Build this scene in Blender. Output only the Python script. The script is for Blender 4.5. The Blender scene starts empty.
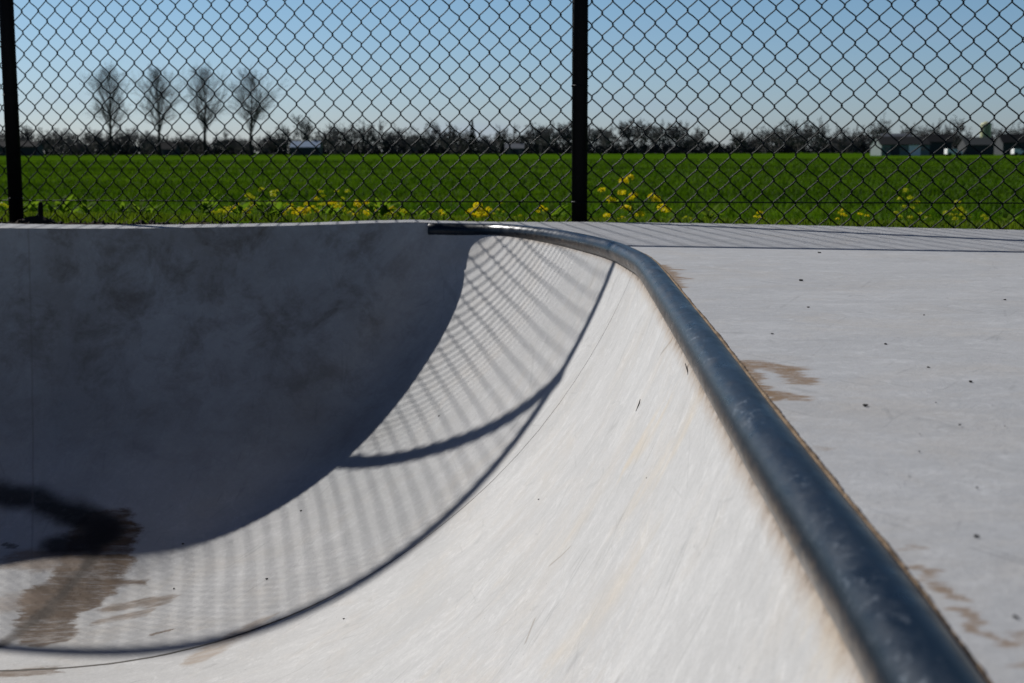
import bpy, bmesh, math, random
import numpy as np
from mathutils import Vector, Matrix
from mathutils.geometry import delaunay_2d_cdt

random.seed(7); rng = np.random.default_rng(11)
S = bpy.context.scene
COL = S.collection
R = math.radians

# ------------------------------------------------------------------ helpers
def mesh_obj(name, verts, faces, mat=None, parent=None, smooth=False, uvs=None, mats=None, midx=None):
    me = bpy.data.meshes.new(name)
    me.from_pydata([tuple(v) for v in verts], [], [tuple(f) for f in faces])
    if mat: me.materials.append(mat)
    for m in (mats or []): me.materials.append(m)
    if midx is not None: me.polygons.foreach_set('material_index', midx)
    if smooth: me.polygons.foreach_set('use_smooth', [True]*len(me.polygons))
    if uvs is not None:
        uv = me.uv_layers.new(name='UVMap')
        li = np.empty(len(me.loops), dtype=np.int32); me.loops.foreach_get('vertex_index', li)
        uv.data.foreach_set('uv', np.asarray(uvs, dtype=np.float32)[li].ravel())
    me.update()
    o = bpy.data.objects.new(name, me); COL.objects.link(o)
    if parent: o.parent = parent
    return o

def big_mesh(name, V, F, mat, parent=None, smooth=False):
    """V (n,3), F (m,k) numpy arrays, fast path"""
    V = np.asarray(V, dtype=np.float32); F = np.asarray(F, dtype=np.int32)
    me = bpy.data.meshes.new(name)
    me.vertices.add(len(V)); me.vertices.foreach_set('co', V.ravel())
    k = F.shape[1]
    me.loops.add(F.size); me.loops.foreach_set('vertex_index', F.ravel())
    me.polygons.add(len(F)); me.polygons.foreach_set('loop_start', np.arange(0, F.size, k, dtype=np.int32))
    me.polygons.foreach_set('loop_total', np.full(len(F), k, dtype=np.int32))
    if smooth: me.polygons.foreach_set('use_smooth', np.ones(len(F), dtype=bool))
    me.materials.append(mat)
    me.update(calc_edges=True); me.validate()
    o = bpy.data.objects.new(name, me); COL.objects.link(o)
    if parent: o.parent = parent
    return o

def tag(o, label=None, cat=None, group=None, kind=None):
    if label: o['label'] = label
    if cat: o['category'] = cat
    if group: o['group'] = group
    if kind: o['kind'] = kind
    return o

def empty(name, loc, label, cat, group=None):
    o = bpy.data.objects.new(name, None); COL.objects.link(o); o.location = loc
    o.empty_display_size = .05
    return tag(o, label, cat, group)

def chaikin(P, k=2):
    P = np.array(P, dtype=float)
    for _ in range(k):
        Q = [P[0]]
        for i in range(len(P)-1):
            Q += [P[i]*.75+P[i+1]*.25, P[i]*.25+P[i+1]*.75]
        Q.append(P[-1]); P = np.array(Q)
    return P

def resample(P, step):
    P = np.asarray(P); d = np.r_[0, np.cumsum(np.linalg.norm(np.diff(P, axis=0), axis=1))]
    n = max(2, int(d[-1]/step)+1); t = np.linspace(0, d[-1], n)
    return np.stack([np.interp(t, d, P[:, i]) for i in range(P.shape[1])], 1)

def tube(P, rad, sides=6, caps=True):
    """tube along a polyline; rad scalar or list -> verts, quads (+ caps)"""
    P = np.asarray(P, dtype=float); n = len(P)
    rad = np.broadcast_to(np.asarray(rad, dtype=float), (n,))
    T = np.gradient(P, axis=0); T /= np.linalg.norm(T, axis=1)[:, None]+1e-12
    ref = np.array([0, 0, 1.]) if abs(T[0][2]) < .9 else np.array([1., 0, 0])
    V = []; F = []
    N = np.cross(T[0], ref); N /= np.linalg.norm(N)
    for i in range(n):
        N = N - T[i]*(N@T[i]); N /= np.linalg.norm(N)+1e-12
        B = np.cross(T[i], N)
        for k in range(sides):
            a = 2*math.pi*k/sides
            V.append(P[i]+rad[i]*(math.cos(a)*N+math.sin(a)*B))
    for i in range(n-1):
        for k in range(sides):
            F.append((i*sides+k, i*sides+(k+1) % sides, (i+1)*sides+(k+1) % sides, (i+1)*sides+k))
    if caps:
        F.append(tuple(range(sides))[::-1]); F.append(tuple((n-1)*sides+k for k in range(sides)))
    return V, F

class MB:
    def __init__(s): s.V = []; s.F = []
    def add(s, V, F):
        o = len(s.V); s.V += [tuple(v) for v in V]; s.F += [tuple(i+o for i in f) for f in F]; return s
    def tube(s, *a, **k): return s.add(*tube(*a, **k))
    def box(s, c, sz, rz=0.):
        x, y, z = [q/2 for q in sz]; ca, sa = math.cos(rz), math.sin(rz)
        V = [(c[0]+X*ca-Y*sa, c[1]+X*sa+Y*ca, c[2]+Z) for X in (-x, x) for Y in (-y, y) for Z in (-z, z)]
        return s.add(V, [(0, 1, 3, 2), (4, 6, 7, 5), (0, 4, 5, 1), (2, 3, 7, 6), (0, 2, 6, 4), (1, 5, 7, 3)])
    def build(s, name, mat, parent=None, smooth=False): return mesh_obj(name, s.V, s.F, mat, parent, smooth)

# ------------------------------------------------------------------ node helpers
class NT:
    def __init__(s, mat):
        s.t = mat.node_tree; s.n = s.t.nodes; s.l = s.t.links
    def new(s, ty, **kw):
        nd = s.n.new(ty)
        for k, v in kw.items(): setattr(nd, k, v)
        return nd
    def put(s, sock, v):
        if isinstance(v, bpy.types.NodeSocket): s.l.new(v, sock)
        elif v is not None: sock.default_value = v
    def math(s, op, a, b=None, clamp=False):
        nd = s.new('ShaderNodeMath', operation=op, use_clamp=clamp); s.put(nd.inputs[0], a); s.put(nd.inputs[1], b); return nd.outputs[0]
    def vmath(s, op, a, b=None, out=0):
        nd = s.new('ShaderNodeVectorMath', operation=op); s.put(nd.inputs[0], a); s.put(nd.inputs[1], b)
        return nd.outputs['Value'] if out == 'v' else nd.outputs[0]
    def mapr(s, v, a, b, c=0., d=1., smooth=False):
        nd = s.new('ShaderNodeMapRange'); nd.interpolation_type = 'SMOOTHSTEP' if smooth else 'LINEAR'
        for i, x in enumerate((v, a, b, c, d)): s.put(nd.inputs[i], x)
        return nd.outputs[0]
    def noise(s, vec, scale, detail=4., rough=.55, dist=0., col=False):
        nd = s.new('ShaderNodeTexNoise'); s.put(nd.inputs['Vector'], vec); nd.inputs['Scale'].default_value = scale
        nd.inputs['Detail'].default_value = detail; nd.inputs['Roughness'].default_value = rough; nd.inputs['Distortion'].default_value = dist
        return nd.outputs['Color' if col else 'Fac']
    def scale(s, vec, xyz):
        return s.vmath('MULTIPLY', vec, xyz)
    def mix(s, f, a, b, mode='MIX'):
        nd = s.new('ShaderNodeMix', data_type='RGBA', blend_type=mode)
        s.put(nd.inputs[0], f)
        for i, v in ((6, a), (7, b)):
            if isinstance(v, (tuple, list)) and len(v) == 3: v = (*v, 1.)
            s.put(nd.inputs[i], v)
        return nd.outputs[2]
    def seg(s, p, a, b):
        """distance in plan from p to the segment a-b"""
        a = (*a[:2], 0.); b = (*b[:2], 0.); ab = (b[0]-a[0], b[1]-a[1], 0.); L2 = ab[0]**2+ab[1]**2+1e-9
        ap = s.vmath('SUBTRACT', p, a)
        h = s.math('DIVIDE', s.vmath('DOT_PRODUCT', ap, ab, 'v'), L2, clamp=True)
        nd = s.new('ShaderNodeVectorMath', operation='SCALE'); nd.inputs[0].default_value = ab; s.put(nd.inputs['Scale'], h)
        return s.vmath('LENGTH', s.vmath('SUBTRACT', ap, nd.outputs[0]), None, 'v')
    def minof(s, L):
        o = L[0]
        for x in L[1:]: o = s.math('MINIMUM', o, x)
        return o
    def poly(s, p, pts): return s.minof([s.seg(p, pts[i], pts[i+1]) for i in range(len(pts)-1)])

def material(name):
    m = bpy.data.materials.new(name); m.use_nodes = True
    b = m.node_tree.nodes['Principled BSDF']
    return m, NT(m), b

def simple(name, col, rough=.6, metal=0., var=.25, scale=8., spec=None, bump=0.):
    m, t, b = material(name)
    pos = t.new('ShaderNodeNewGeometry').outputs['Position']
    n = t.noise(pos, scale, 5., .6)
    c = t.mix(n, tuple(x*(1-var) for x in col), tuple(x*(1+var) for x in col))
    t.l.new(c, b.inputs['Base Color']); b.inputs['Roughness'].default_value = rough; b.inputs['Metallic'].default_value = metal
    if spec is not None: b.inputs['Specular IOR Level'].default_value = spec
    if bump:
        bp = t.new('ShaderNodeBump'); bp.inputs['Strength'].default_value = bump; bp.inputs['Distance'].default_value = .01
        t.l.new(n, bp.inputs['Height']); t.l.new(bp.outputs[0], b.inputs['Normal'])
    return m

def leafy(name, c1, c2, trans=.5, scale=3., rough=.5):
    m, t, b = material(name)
    pos = t.new('ShaderNodeNewGeometry').outputs['Position']
    n = t.mapr(t.noise(pos, scale, 3., .6), .3, .7)
    c = t.mix(n, c1, c2)
    t.l.new(c, b.inputs['Base Color']); b.inputs['Roughness'].default_value = rough; b.inputs['Specular IOR Level'].default_value = .12
    tr = t.new('ShaderNodeBsdfTranslucent'); t.l.new(c, tr.inputs['Color'])
    mx = t.new('ShaderNodeMixShader'); mx.inputs[0].default_value = trans
    t.l.new(b.outputs[0], mx.inputs[1]); t.l.new(tr.outputs[0], mx.inputs[2])
    t.l.new(mx.outputs[0], t.n['Material Output'].inputs['Surface'])
    return m

# ------------------------------------------------------------------ place: bowl parameters (metres)
CX, CY = -1.443, 3.176            # centre that the corner of the bowl fans around
RR, RC, RL, DEPTH = 1.443, 2.160, 1.505, .954
LIP = np.array([(.165, -.4, -.009), (.180, .3, -.009), (.1935, .6, -.009), (.1990, .685, -.009), (.2025, .745, -.009), (.2055, .812, -.009), (.2090, .899, -.009), (.2140, 1.045, -.009), (.2212, 1.22, -.009), (.2275, 1.367, -.009), (.2320, 1.466, -.009),
    (.2490, 1.849, -.009), (.2725, 2.455, -.008), (.2880, 2.863, -.008), (.2970, 3.168, -.008), (.286, 3.41, -.008), (.266, 3.692, -.008),
    (.21, 3.977, -.008), (.133, 4.273, -.008), (.042, 4.496, -.008), (-.058, 4.645, -.008), (-.165, 4.717, -.008), (-.262, 4.742, .010),
    (-.335, 4.730, .0150), (-.48, 4.735, .012), (-.706, 4.745, .004), (-1.199, 4.724, -.003), (-1.45, 4.722, -.003), (-1.702, 4.708, .000), (-1.95, 4.668, .006), (-2.3, 4.655, -.002), (-2.65, 4.67, -.018), (-3.2, 4.60, -.020)])
LIP_PIPE = chaikin(LIP, 3)          # the pipe's own line; along the far bend the wall comes further in under it
LIP = LIP.copy()
for q in LIP:
    if -.29 < q[0] and q[1] > 3.6:
        v_ = np.array([-.5-q[0], 3.3-q[1]]); v_ /= np.linalg.norm(v_); q[:2] += v_*.015*min(1., max(0., (.24-q[0])/.2))*min(1., max(.1, (q[0]+.22)/.14))
LIPS = chaikin(LIP, 3)
FLOOR = -DEPTH

def zdeck(x, y):
    if x > -.10: return float(np.interp(y, [.6, 1.3], [.000, .007]))+.0015*max(0., min(1., (-.0-x)/.10))
    return float(np.interp(x, [-2.65, -2.3, -1.95, -1.702, -1.45, -1.199, -.706, -.48, -.335, -.27, -.18, -.10], [-.018, -.002, .006, .000, -.003, -.003, .004, .012, .0150, .0125, .0105, .0085]))

# ------------------------------------------------------------------ concrete
def concrete(name, kind):
    m, t, b = material(name)
    geo = t.new('ShaderNodeNewGeometry'); pos = geo.outputs['Position']
    uv = t.new('ShaderNodeTexCoord').outputs['UV']
    if kind == 'bowl':
        sv = t.new('ShaderNodeSeparateXYZ'); t.l.new(uv, sv.inputs[0])
        fl = t.mapr(sv.outputs[1], 1.15, 1.55, 0., 1., True)
        st = st2 = None
    else:
        st = t.scale(pos, (3., 6., 1.)); st2 = t.scale(pos, (10., 26., 1.))
    if kind == 'bowl':
        def lerp(a, b_): return t.math('ADD', t.math('MULTIPLY', a, t.math('SUBTRACT', 1., fl)), t.math('MULTIPLY', b_, fl))
        n1 = lerp(t.noise(t.scale(uv, (7., 2., 1.)), 1., 9., .66, .9), t.noise(t.scale(pos, (2.5, 8., 2.)), 1., 9., .66, .9))
        n2 = lerp(t.noise(t.scale(uv, (26., 4.5, 1.)), 1., 6., .66, .9), t.noise(t.scale(pos, (8., 26., 8.)), 1., 6., .66, .9))
    else:
        n1 = t.noise(st, 1.0, 9., .66, .9); n2 = t.noise(st2, 1.0, 6., .66, .9)
    n3 = t.noise(pos, 3.2, 8., .62, .4)
    n4 = t.noise(pos, 260., 2., .5)
    n5 = t.noise(pos, 36., 6., .7, .8)
    if kind == 'bowl': base, lo = (.535, .530, .522), (.435, .430, .424)
    else: base, lo = (.450, .458, .472), (.345, .353, .368)
    f = t.mapr(n1, .32, .66)
    c = t.mix(f, lo, base)
    c = t.mix(t.mapr(n3, .35, .7, 0., .75), c, tuple(x*.80 for x in base))
    c = t.mix(t.mapr(n2, .54, .74, 0., .30), c, tuple(min(.8, x*1.17) for x in base))
    c = t.mix(t.mapr(n2, .30, .40, .35, 0.), c, tuple(x*.72 for x in base))
    c = t.mix(t.mapr(n5, .60, .78, 0., .35), c, tuple(x*.70 for x in base))
    c = t.mix(t.mapr(n4, .25, .75, .0, .16), c, (.22, .21, .2))
    # trowel blotches with crisp edges, grain, and fine scratches
    n6 = t.noise(pos, 10., 10., .74, 1.2); n7 = t.noise(t.vmath('ADD', pos, (3.1, 7.7, 1.3)), 21., 9., .76, .8); n8 = t.noise(pos, 95., 4., .7)
    c = t.mix(t.mapr(t.noise(t.vmath('ADD', pos, (9.3, 2.2, 5.1)), 4.2, 9., .72, .6), .50, .66, 0., .42), c, (base[0]*.86, base[1]*.78, base[2]*.68))
    c = t.mix(t.mapr(n6, .47, .58, 0., .38), c, tuple(x*.74 for x in base))
    c = t.mix(t.mapr(n7, .54, .62, 0., .28), c, tuple(min(.8, x*1.22) for x in base))
    c = t.mix(t.mapr(n7, .36, .44, .26, 0.), c, tuple(x*.66 for x in base))
    c = t.mix(t.mapr(n8, .35, .65, .30, 0.), c, tuple(x*.62 for x in base))
    src = uv if kind == 'bowl' else pos
    for ax, ay, off, k in ((9., 1.2, 5., .34), (14., 2.6, -7., .26), (3., 11., 2., .2)):
        sp = t.new('ShaderNodeSeparateXYZ'); t.l.new(src, sp.inputs[0])
        cb = t.new('ShaderNodeCombineXYZ')
        t.l.new(t.math('ADD', t.math('MULTIPLY', sp.outputs[0], ax), t.math('MULTIPLY', sp.outputs[1], off)), cb.inputs[0])
        t.l.new(t.math('ADD', t.math('MULTIPLY', sp.outputs[1], ay), t.math('MULTIPLY', sp.outputs[0], off*.2)), cb.inputs[1])
        vs = t.new('ShaderNodeTexVoronoi', feature='DISTANCE_TO_EDGE'); vs.inputs['Scale'].default_value = 1.; t.l.new(cb.outputs[0], vs.inputs['Vector'])
        sc_ = t.math('MULTIPLY', t.mapr(vs.outputs['Distance'], .006, .016, k, 0.), t.mapr(t.noise(pos, 6.+ax*.3, 3.), .54, .60))
        c = t.mix(sc_, c, tuple(x*.45 for x in base))
    # pinholes
    vo = t.new('ShaderNodeTexVoronoi'); vo.inputs['Scale'].default_value = 34.; t.put(vo.inputs['Vector'], pos)
    pin = t.math('MULTIPLY', t.mapr(vo.outputs['Distance'], .03, .07, 1., 0.), t.mapr(t.noise(pos, 9., 2.), .55, .62))
    c = t.mix(t.math('MULTIPLY', pin, .6), c, (.12, .115, .11))
    # stains
    wob = t.vmath('SUBTRACT', t.noise(t.scale(pos, (7., 15., 7.)), 1., 8., .70, 0., True), (.5, .5, .5))
    if kind == 'bowl':
        p = t.vmath('MULTIPLY_ADD', wob, (.17, .09, 0.)); p.node.inputs[2].default_value = (0, 0, 0); t.l.new(pos, p.node.inputs[2])
        flat = t.vmath('MULTIPLY', p, (1, 1, 0))
        raw = t.vmath('MULTIPLY', pos, (1, 1, 0))
        wq = t.vmath('SUBTRACT', t.noise(pos, 7., 6., .6, 0., True), (.5, .5, .5)); soft = t.vmath('MULTIPLY_ADD', wq, (.09, .07, 0.)); t.l.new(raw, soft.node.inputs[2])
        brown = (.105, .064, .036)
        tex = t.mapr(t.noise(t.scale(pos, (9., 48., 9.)), 1., 7., .76), .32, .54, .42, 1.)
        def stain(pts, w0, w1, k, col, tx=tex, flat=flat):
            nonlocal c
            c = t.mix(t.math('MULTIPLY', t.mapr(t.poly(flat, pts), w0, w1, k, 0., True), tx), c, col)
        dk = t.mapr(t.noise(t.scale(pos, (16., 40., 16.)), 1., 6., .7), .38, .6, .25, 1.)
        one = t.mapr(n5, .2, .5, .85, 1.)
        stain([(-1.15, 3.90), (-1.14, 3.78), (-1.15, 3.68), (-1.19, 3.60)], .08, .108, .98, brown)
        stain([(-1.36, 3.80), (-1.18, 3.77)], .025, .06, .8, (.20, .14, .095))
        stain([(-1.19, 3.62), (-1.20, 3.50), (-1.15, 3.42)], .06, .085, .98, (.095, .058, .033))
        stain([(-1.24, 3.60), (-1.36, 3.58)], .02, .06, .55, (.24, .17, .12))
        stain([(-1.16, 3.82), (-1.185, 3.66), (-1.205, 3.54), (-1.25, 3.37)], .004, .034, .75, (.045, .033, .025), one, soft)
        stain([(-1.08, 3.70), (-1.01, 3.69)], .004, .022, .9, brown)
        stain([(-1.05, 3.56), (-.97, 3.57), (-.91, 3.55)], .014, .040, .85, (.15, .105, .07))
        stain([(-1.03, 3.48), (-.93, 3.50)], .008, .030, .8, (.17, .12, .08))
        stain([(-.872, 3.342), (-.84, 3.346)], .002, .012, .9, brown)
        stain([(-.74, 3.15), (-.66, 3.22), (-.60, 3.25)], .015, .045, .65, (.27, .20, .14))
        stain([(-1.22, 3.17), (-1.08, 3.19)], .012, .03, .9, (.14, .10, .07))
        stain([(-1.42, 3.87), (-1.38, 3.86)], .003, .012, .8, (.05, .04, .03))
        stain([(-2.0, 4.2), (-1.50, 4.075), (-1.40, 4.045), (-1.30, 4.0), (-1.20, 3.95), (-1.15, 3.90)], .015, .075, .97, (.014, .012, .011), one, soft)
        stain([(-1.15, 3.90), (-1.19, 3.86), (-1.26, 3.85)], .025, .075, .93, (.018, .015, .014), one, soft)
        # yellowish rust run-offs on the right wall
        for a, bb, w, k in (((.175, 2.03), (.215, 1.94), .018, .34), ((.16, 1.80), (.21, 1.70), .022, .26), ((.07, 1.66), (.13, 1.58), .03, .22), ((.05, 2.2), (.10, 2.12), .03, .15), ((.20, .9), (.19, .8), .02, .3)):
            c = t.mix(t.math('MULTIPLY', t.mapr(t.seg(flat, a, bb), 0., w*1.8, k, 0., True), f), c, (.55, .40, .19))
        # scuffs
        for a, bb, w in (((.249, 2.19), (.238, 2.255), .0014), ((.031, 1.935), (.017, 1.876), .0018), ((.193, 1.885), (.179, 1.877), .0012), ((.086, 2.063), (.057, 2.112), .002)):
            c = t.mix(t.mapr(t.seg(raw, a, bb), w*.5, w*1.6, .5, 0.), c, (.2, .17, .13))
        # sandy dirt right under the coping (uv.y is the distance down from the lip)
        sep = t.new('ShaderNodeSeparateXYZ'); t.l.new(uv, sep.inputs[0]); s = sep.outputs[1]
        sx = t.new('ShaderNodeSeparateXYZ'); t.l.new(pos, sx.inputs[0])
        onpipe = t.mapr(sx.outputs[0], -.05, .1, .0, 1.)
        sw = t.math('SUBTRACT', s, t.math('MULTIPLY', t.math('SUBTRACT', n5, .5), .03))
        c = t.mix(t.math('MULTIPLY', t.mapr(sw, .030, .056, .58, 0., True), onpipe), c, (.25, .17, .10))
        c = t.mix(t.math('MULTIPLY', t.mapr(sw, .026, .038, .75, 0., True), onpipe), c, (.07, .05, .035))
        # far wall: shade deepened in the base colour, then brownish blotches over it
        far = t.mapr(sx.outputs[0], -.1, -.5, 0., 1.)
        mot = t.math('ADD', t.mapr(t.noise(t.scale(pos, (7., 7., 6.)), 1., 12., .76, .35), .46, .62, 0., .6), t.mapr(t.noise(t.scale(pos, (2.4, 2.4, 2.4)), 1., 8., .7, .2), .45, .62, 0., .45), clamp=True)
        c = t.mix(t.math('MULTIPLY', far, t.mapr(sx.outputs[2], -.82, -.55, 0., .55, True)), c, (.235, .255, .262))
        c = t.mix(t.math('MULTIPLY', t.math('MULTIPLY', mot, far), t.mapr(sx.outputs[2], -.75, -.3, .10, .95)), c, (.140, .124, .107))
        # pour joints: hairline dark grooves in vertical planes
        jw = t.math('MULTIPLY', t.math('SUBTRACT', t.noise(pos, 14., 4.), .5), .006)
        def joint(p0, nrm, w, k, cond, cc):
            nonlocal c
            dd = t.math('ADD', t.vmath('DOT_PRODUCT', t.vmath('SUBTRACT', pos, (*p0, 0)), (*nrm, 0), 'v'), jw)
            mk = t.math('MULTIPLY', t.mapr(t.math('ABSOLUTE', dd), w*.5, w, k, 0.), cond)
            c = t.mix(mk, c, cc)
        phj = .0671
        brk = t.mapr(t.noise(pos, 5., 3.), .3, .5, .45, 1.)
        joint((CX, CY), (-math.sin(phj), math.cos(phj)), .0028, .95, t.math('MULTIPLY', brk, t.mapr(sx.outputs[0], -1.62, -1.6)), (.05, .045, .04))
        joint((CX, CY), (-math.sin(phj), math.cos(phj)), .0065, .95, t.math('MULTIPLY', brk, t.mapr(sx.outputs[0], -.25, -.55)), (.045, .038, .032))
        joint((-1.60, 4.716), (.957, .29), .004, .32, t.mapr(sx.outputs[1], 3.6, 3.9), (.16, .14, .125))
        joint((-2.9, 4.7), (1, 0), .004, .55, t.mapr(sx.outputs[1], 3.6, 3.9), (.16, .14, .125))
    else:
        wob2 = t.vmath('SUBTRACT', t.noise(t.scale(pos, (14., 50., 1.)), 1., 6., .65, 0., True), (.5, .5, .5))
        p = t.vmath('MULTIPLY_ADD', wob2, (.075, .045, 0.)); t.l.new(pos, p.node.inputs[2])
        flat = t.vmath('MULTIPLY', p, (1, 1, 0))
        sand = (.19, .127, .076)
        tex = t.mapr(t.noise(t.scale(pos, (20., 90., 1.)), 1., 5., .7), .30, .50, .35, 1.)
        tex = t.math('MULTIPLY', tex, t.mapr(t.noise(pos, 210., 3., .7), .36, .50, .6, 1.))
        for pts, w, k in (([(.268, 1.60), (.285, 1.575), (.300, 1.55)], .022, .97), ([(.300, 1.53), (.304, 1.46)], .015, .9), ([(.255, 1.58), (.252, 1.36)], .011, 1.), ([(.252, 1.40), (.272, 1.375)], .013, .95), ([(.275, 1.36), (.290, 1.355)], .006, .8),
                          ([(.315, 3.0), (.308, 2.8), (.296, 2.5)], .015, .95), ([(.325, 2.9), (.345, 2.88)], .010, .75), ([(.318, 2.7), (.335, 2.68)], .010, .75), ([(.243, .815), (.241, .79)], .004, .8), ([(.241, .782), (.2465, .752)], .0045, .8), ([(.2455, .735), (.247, .715), (.244, .685)], .005, .8), ([(.262, .70), (.255, .66)], .006, .6), ([(.243, .86), (.2425, .85)], .003, .7), ([(.252, 1.14), (.262, 1.13)], .004, .35)):
            d = t.poly(flat, pts)
            c = t.mix(t.math('MULTIPLY', t.mapr(d, w*.6, w*1.45, k, 0., True), tex), c, sand)
    t.l.new(c, b.inputs['Base Color'])
    b.inputs['Roughness'].default_value = .70; b.inputs['Specular IOR Level'].default_value = .14
    h = t.math('ADD', t.math('MULTIPLY', n1, 1.0), t.math('MULTIPLY', n4, .12))
    h = t.math('ADD', t.math('ADD', h, t.math('MULTIPLY', n5, .5)), t.math('MULTIPLY', n8, .10))
    h = t.math('ADD', h, t.math('MULTIPLY', n6, .8))
    bp = t.new('ShaderNodeBump'); bp.inputs['Strength'].default_value = .34; bp.inputs['Distance'].default_value = .006
    t.l.new(h, bp.inputs['Height']); t.l.new(bp.outputs[0], b.inputs['Normal'])
    return m

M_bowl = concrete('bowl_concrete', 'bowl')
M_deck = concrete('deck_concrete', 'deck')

# ------------------------------------------------------------------ bowl mesh: closed lip, profile swept from each lip point
def lip_stations():
    """list of (lip point, inward unit vector, transition radius)"""
    out = []
    P = resample(LIPS, .03)
    # right straight: direction -X, corner fan: towards (CX,CY), far wall: -Y
    for q in P:
        x, y, z = q
        if y < CY: d = np.array([-1., 0.]); a = 0
        elif x < CX: d = np.array([0., -1.]); a = 1
        else:
            v = np.array([CX-x, CY-y]); d = v/np.linalg.norm(v); a = math.atan2(y-CY, x-CX)/(math.pi/2)
        a = min(1, max(0, a))
        rad = RR+(RC-RR)*a*2 if a < .5 else RC+(RL-RC)*(a*2-1)
        out.append((q, d, rad))
    nfront = len(out)
    # the rest of the bowl, out of the frame: left end, front wall
    cx, cy, r = -3.2, 2.35, 2.25
    for k in range(1, 45):
        a = math.pi/2+math.pi/2*k/44
        out.append((np.array([cx+r*math.cos(a), cy+r*math.sin(a), -.010]), np.array([-math.cos(a), -math.sin(a)]), RL+(RR-RL)*k/44))
    for y in np.linspace(2.3, .2, 30): out.append((np.array([-5.47, y, -.010]), np.array([1., 0.]), RR))
    r = 1.5
    for k in range(1, 33):
        a = math.pi+math.pi/2*k/32
        out.append((np.array([-3.97+r*math.cos(a), .2+r*math.sin(a), -.009]), np.array([-math.cos(a), -math.sin(a)]), RR))
    for x in np.linspace(-3.9, -1.4, 36): out.append((np.array([x, -1.3, -.008]), np.array([0., 1.]), RR))
    r2 = 1.565
    for k in range(1, 33):
        a = -math.pi/2+math.pi/2*k/32
        e = k/32
        out.append((np.array([-1.4+r2*math.cos(a), .2+(1.5*(1-e)+.6*e)*math.sin(a), -.008]) if k < 32 else np.array([.165, -.42, -.009]),
                    np.array([-math.cos(a), -math.sin(a)]), RR))
    for q, d, r_ in out[nfront:]: q[2] = zdeck(q[0], q[1])
    return out
ST = lip_stations()
ss = np.r_[0, np.cumsum([np.linalg.norm(ST[i+1][0]-ST[i][0]) for i in range(len(ST)-1)])]
LQ = np.array([q for q, d, r_ in ST]); LDIR = np.array([d for q, d, r_ in ST])
n = len(ST)
fan = [i for i in range(n) if LQ[i, 0] >= CX and LQ[i, 1] >= CY and LQ[i, 0] > -1.5]
fph = np.array([math.atan2(LQ[i, 1]-CY, LQ[i, 0]-CX) for i in fan]); fr_ = np.array([math.hypot(LQ[i, 1]-CY, LQ[i, 0]-CX) for i in fan]); fz_ = LQ[fan, 2]
o_ = np.argsort(fph); fph, fr_, fz_ = fph[o_], fr_[o_], fz_[o_]; fu = ss[np.array(fan)[o_]]
def profile(s, rad, z0):
    L = np.sqrt(rad*rad-(rad-DEPTH)**2); q = np.clip(L-s, 0, L)
    return -DEPTH+rad-np.sqrt(rad*rad-q*q)+z0*(1-np.clip(s/L, 0, 1))
def near_lip(X, Y):
    d = np.empty(len(X)); k = np.empty(len(X), dtype=int)
    for c0 in range(0, len(X), 4000):
        D = (X[c0:c0+4000, None]-LQ[None, :, 0])**2+(Y[c0:c0+4000, None]-LQ[None, :, 1])**2
        k[c0:c0+4000] = D.argmin(1); d[c0:c0+4000] = np.sqrt(D.min(1))
    return d, k
def height(X, Y):
    """analytic bowl surface: z, distance from the lip, lip coordinate"""
    d, k = near_lip(X, Y)
    a = np.clip((LQ[k, 0]-CX)/(CX+3.), -1, 0)
    rad = np.where(LQ[k, 0] < -.6, RL, RR)
    z = profile(d, rad, LQ[k, 2]); u = ss[k]; s = d
    inf = (X > CX) & (Y > CY)
    ph = np.arctan2(Y-CY, X-CX); r = np.hypot(X-CX, Y-CY); a = np.clip(ph/(math.pi/2), 0, 1)
    radf = np.where(a < .5, RR+(RC-RR)*a*2, RC+(RL-RC)*(a*2-1))
    sf = np.interp(ph, fph, fr_)-r
    z = np.where(inf, profile(sf, radf, np.interp(ph, fph, fz_)), z); s = np.where(inf, sf, s); u = np.where(inf, np.interp(ph, fph, fu), u)
    return z, s, u
# the trowelled surface has no creases: smooth the analytic surface away from the lip
GS = .03; gx = np.arange(-5.8, .62, GS); gy = np.arange(-1.7, 5.1, GS)
GX, GY = np.meshgrid(gx, gy, indexing='ij')
gz0, gs0, gu0 = height(GX.ravel(), GY.ravel())
lip_poly = [tuple(q[:2]) for q in LQ]
px, py = np.array(lip_poly).T
def inside_np(X, Y):
    c = np.zeros(len(X), dtype=bool)
    x1, y1 = px, py; x2, y2 = np.roll(px, 1), np.roll(py, 1)
    for a in range(len(px)):
        m_ = ((y1[a] > Y) != (y2[a] > Y))
        if m_.any(): c ^= m_ & (X < (x2[a]-x1[a])*(Y-y1[a])/(y2[a]-y1[a]+1e-12)+x1[a])
    return c
ins = inside_np(GX.ravel(), GY.ravel())
gz0 = np.where(ins, gz0, 0.).reshape(GX.shape)
ker = np.exp(-.5*(np.arange(-12, 13)*GS/.07)**2); ker /= ker.sum()
gb = np.apply_along_axis(lambda v: np.convolve(np.pad(v, 12, 'edge'), ker, 'valid'), 0, gz0)
gb = np.apply_along_axis(lambda v: np.convolve(np.pad(v, 12, 'edge'), ker, 'valid'), 1, gb)
def blurred(X, Y):
    fx = np.clip((X-gx[0])/GS, 0, len(gx)-1.001); fy = np.clip((Y-gy[0])/GS, 0, len(gy)-1.001)
    i0 = fx.astype(int); j0 = fy.astype(int); a = fx-i0; b = fy-j0
    return gb[i0, j0]*(1-a)*(1-b)+gb[i0+1, j0]*a*(1-b)+gb[i0, j0+1]*(1-a)*b+gb[i0+1, j0+1]*a*b
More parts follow.
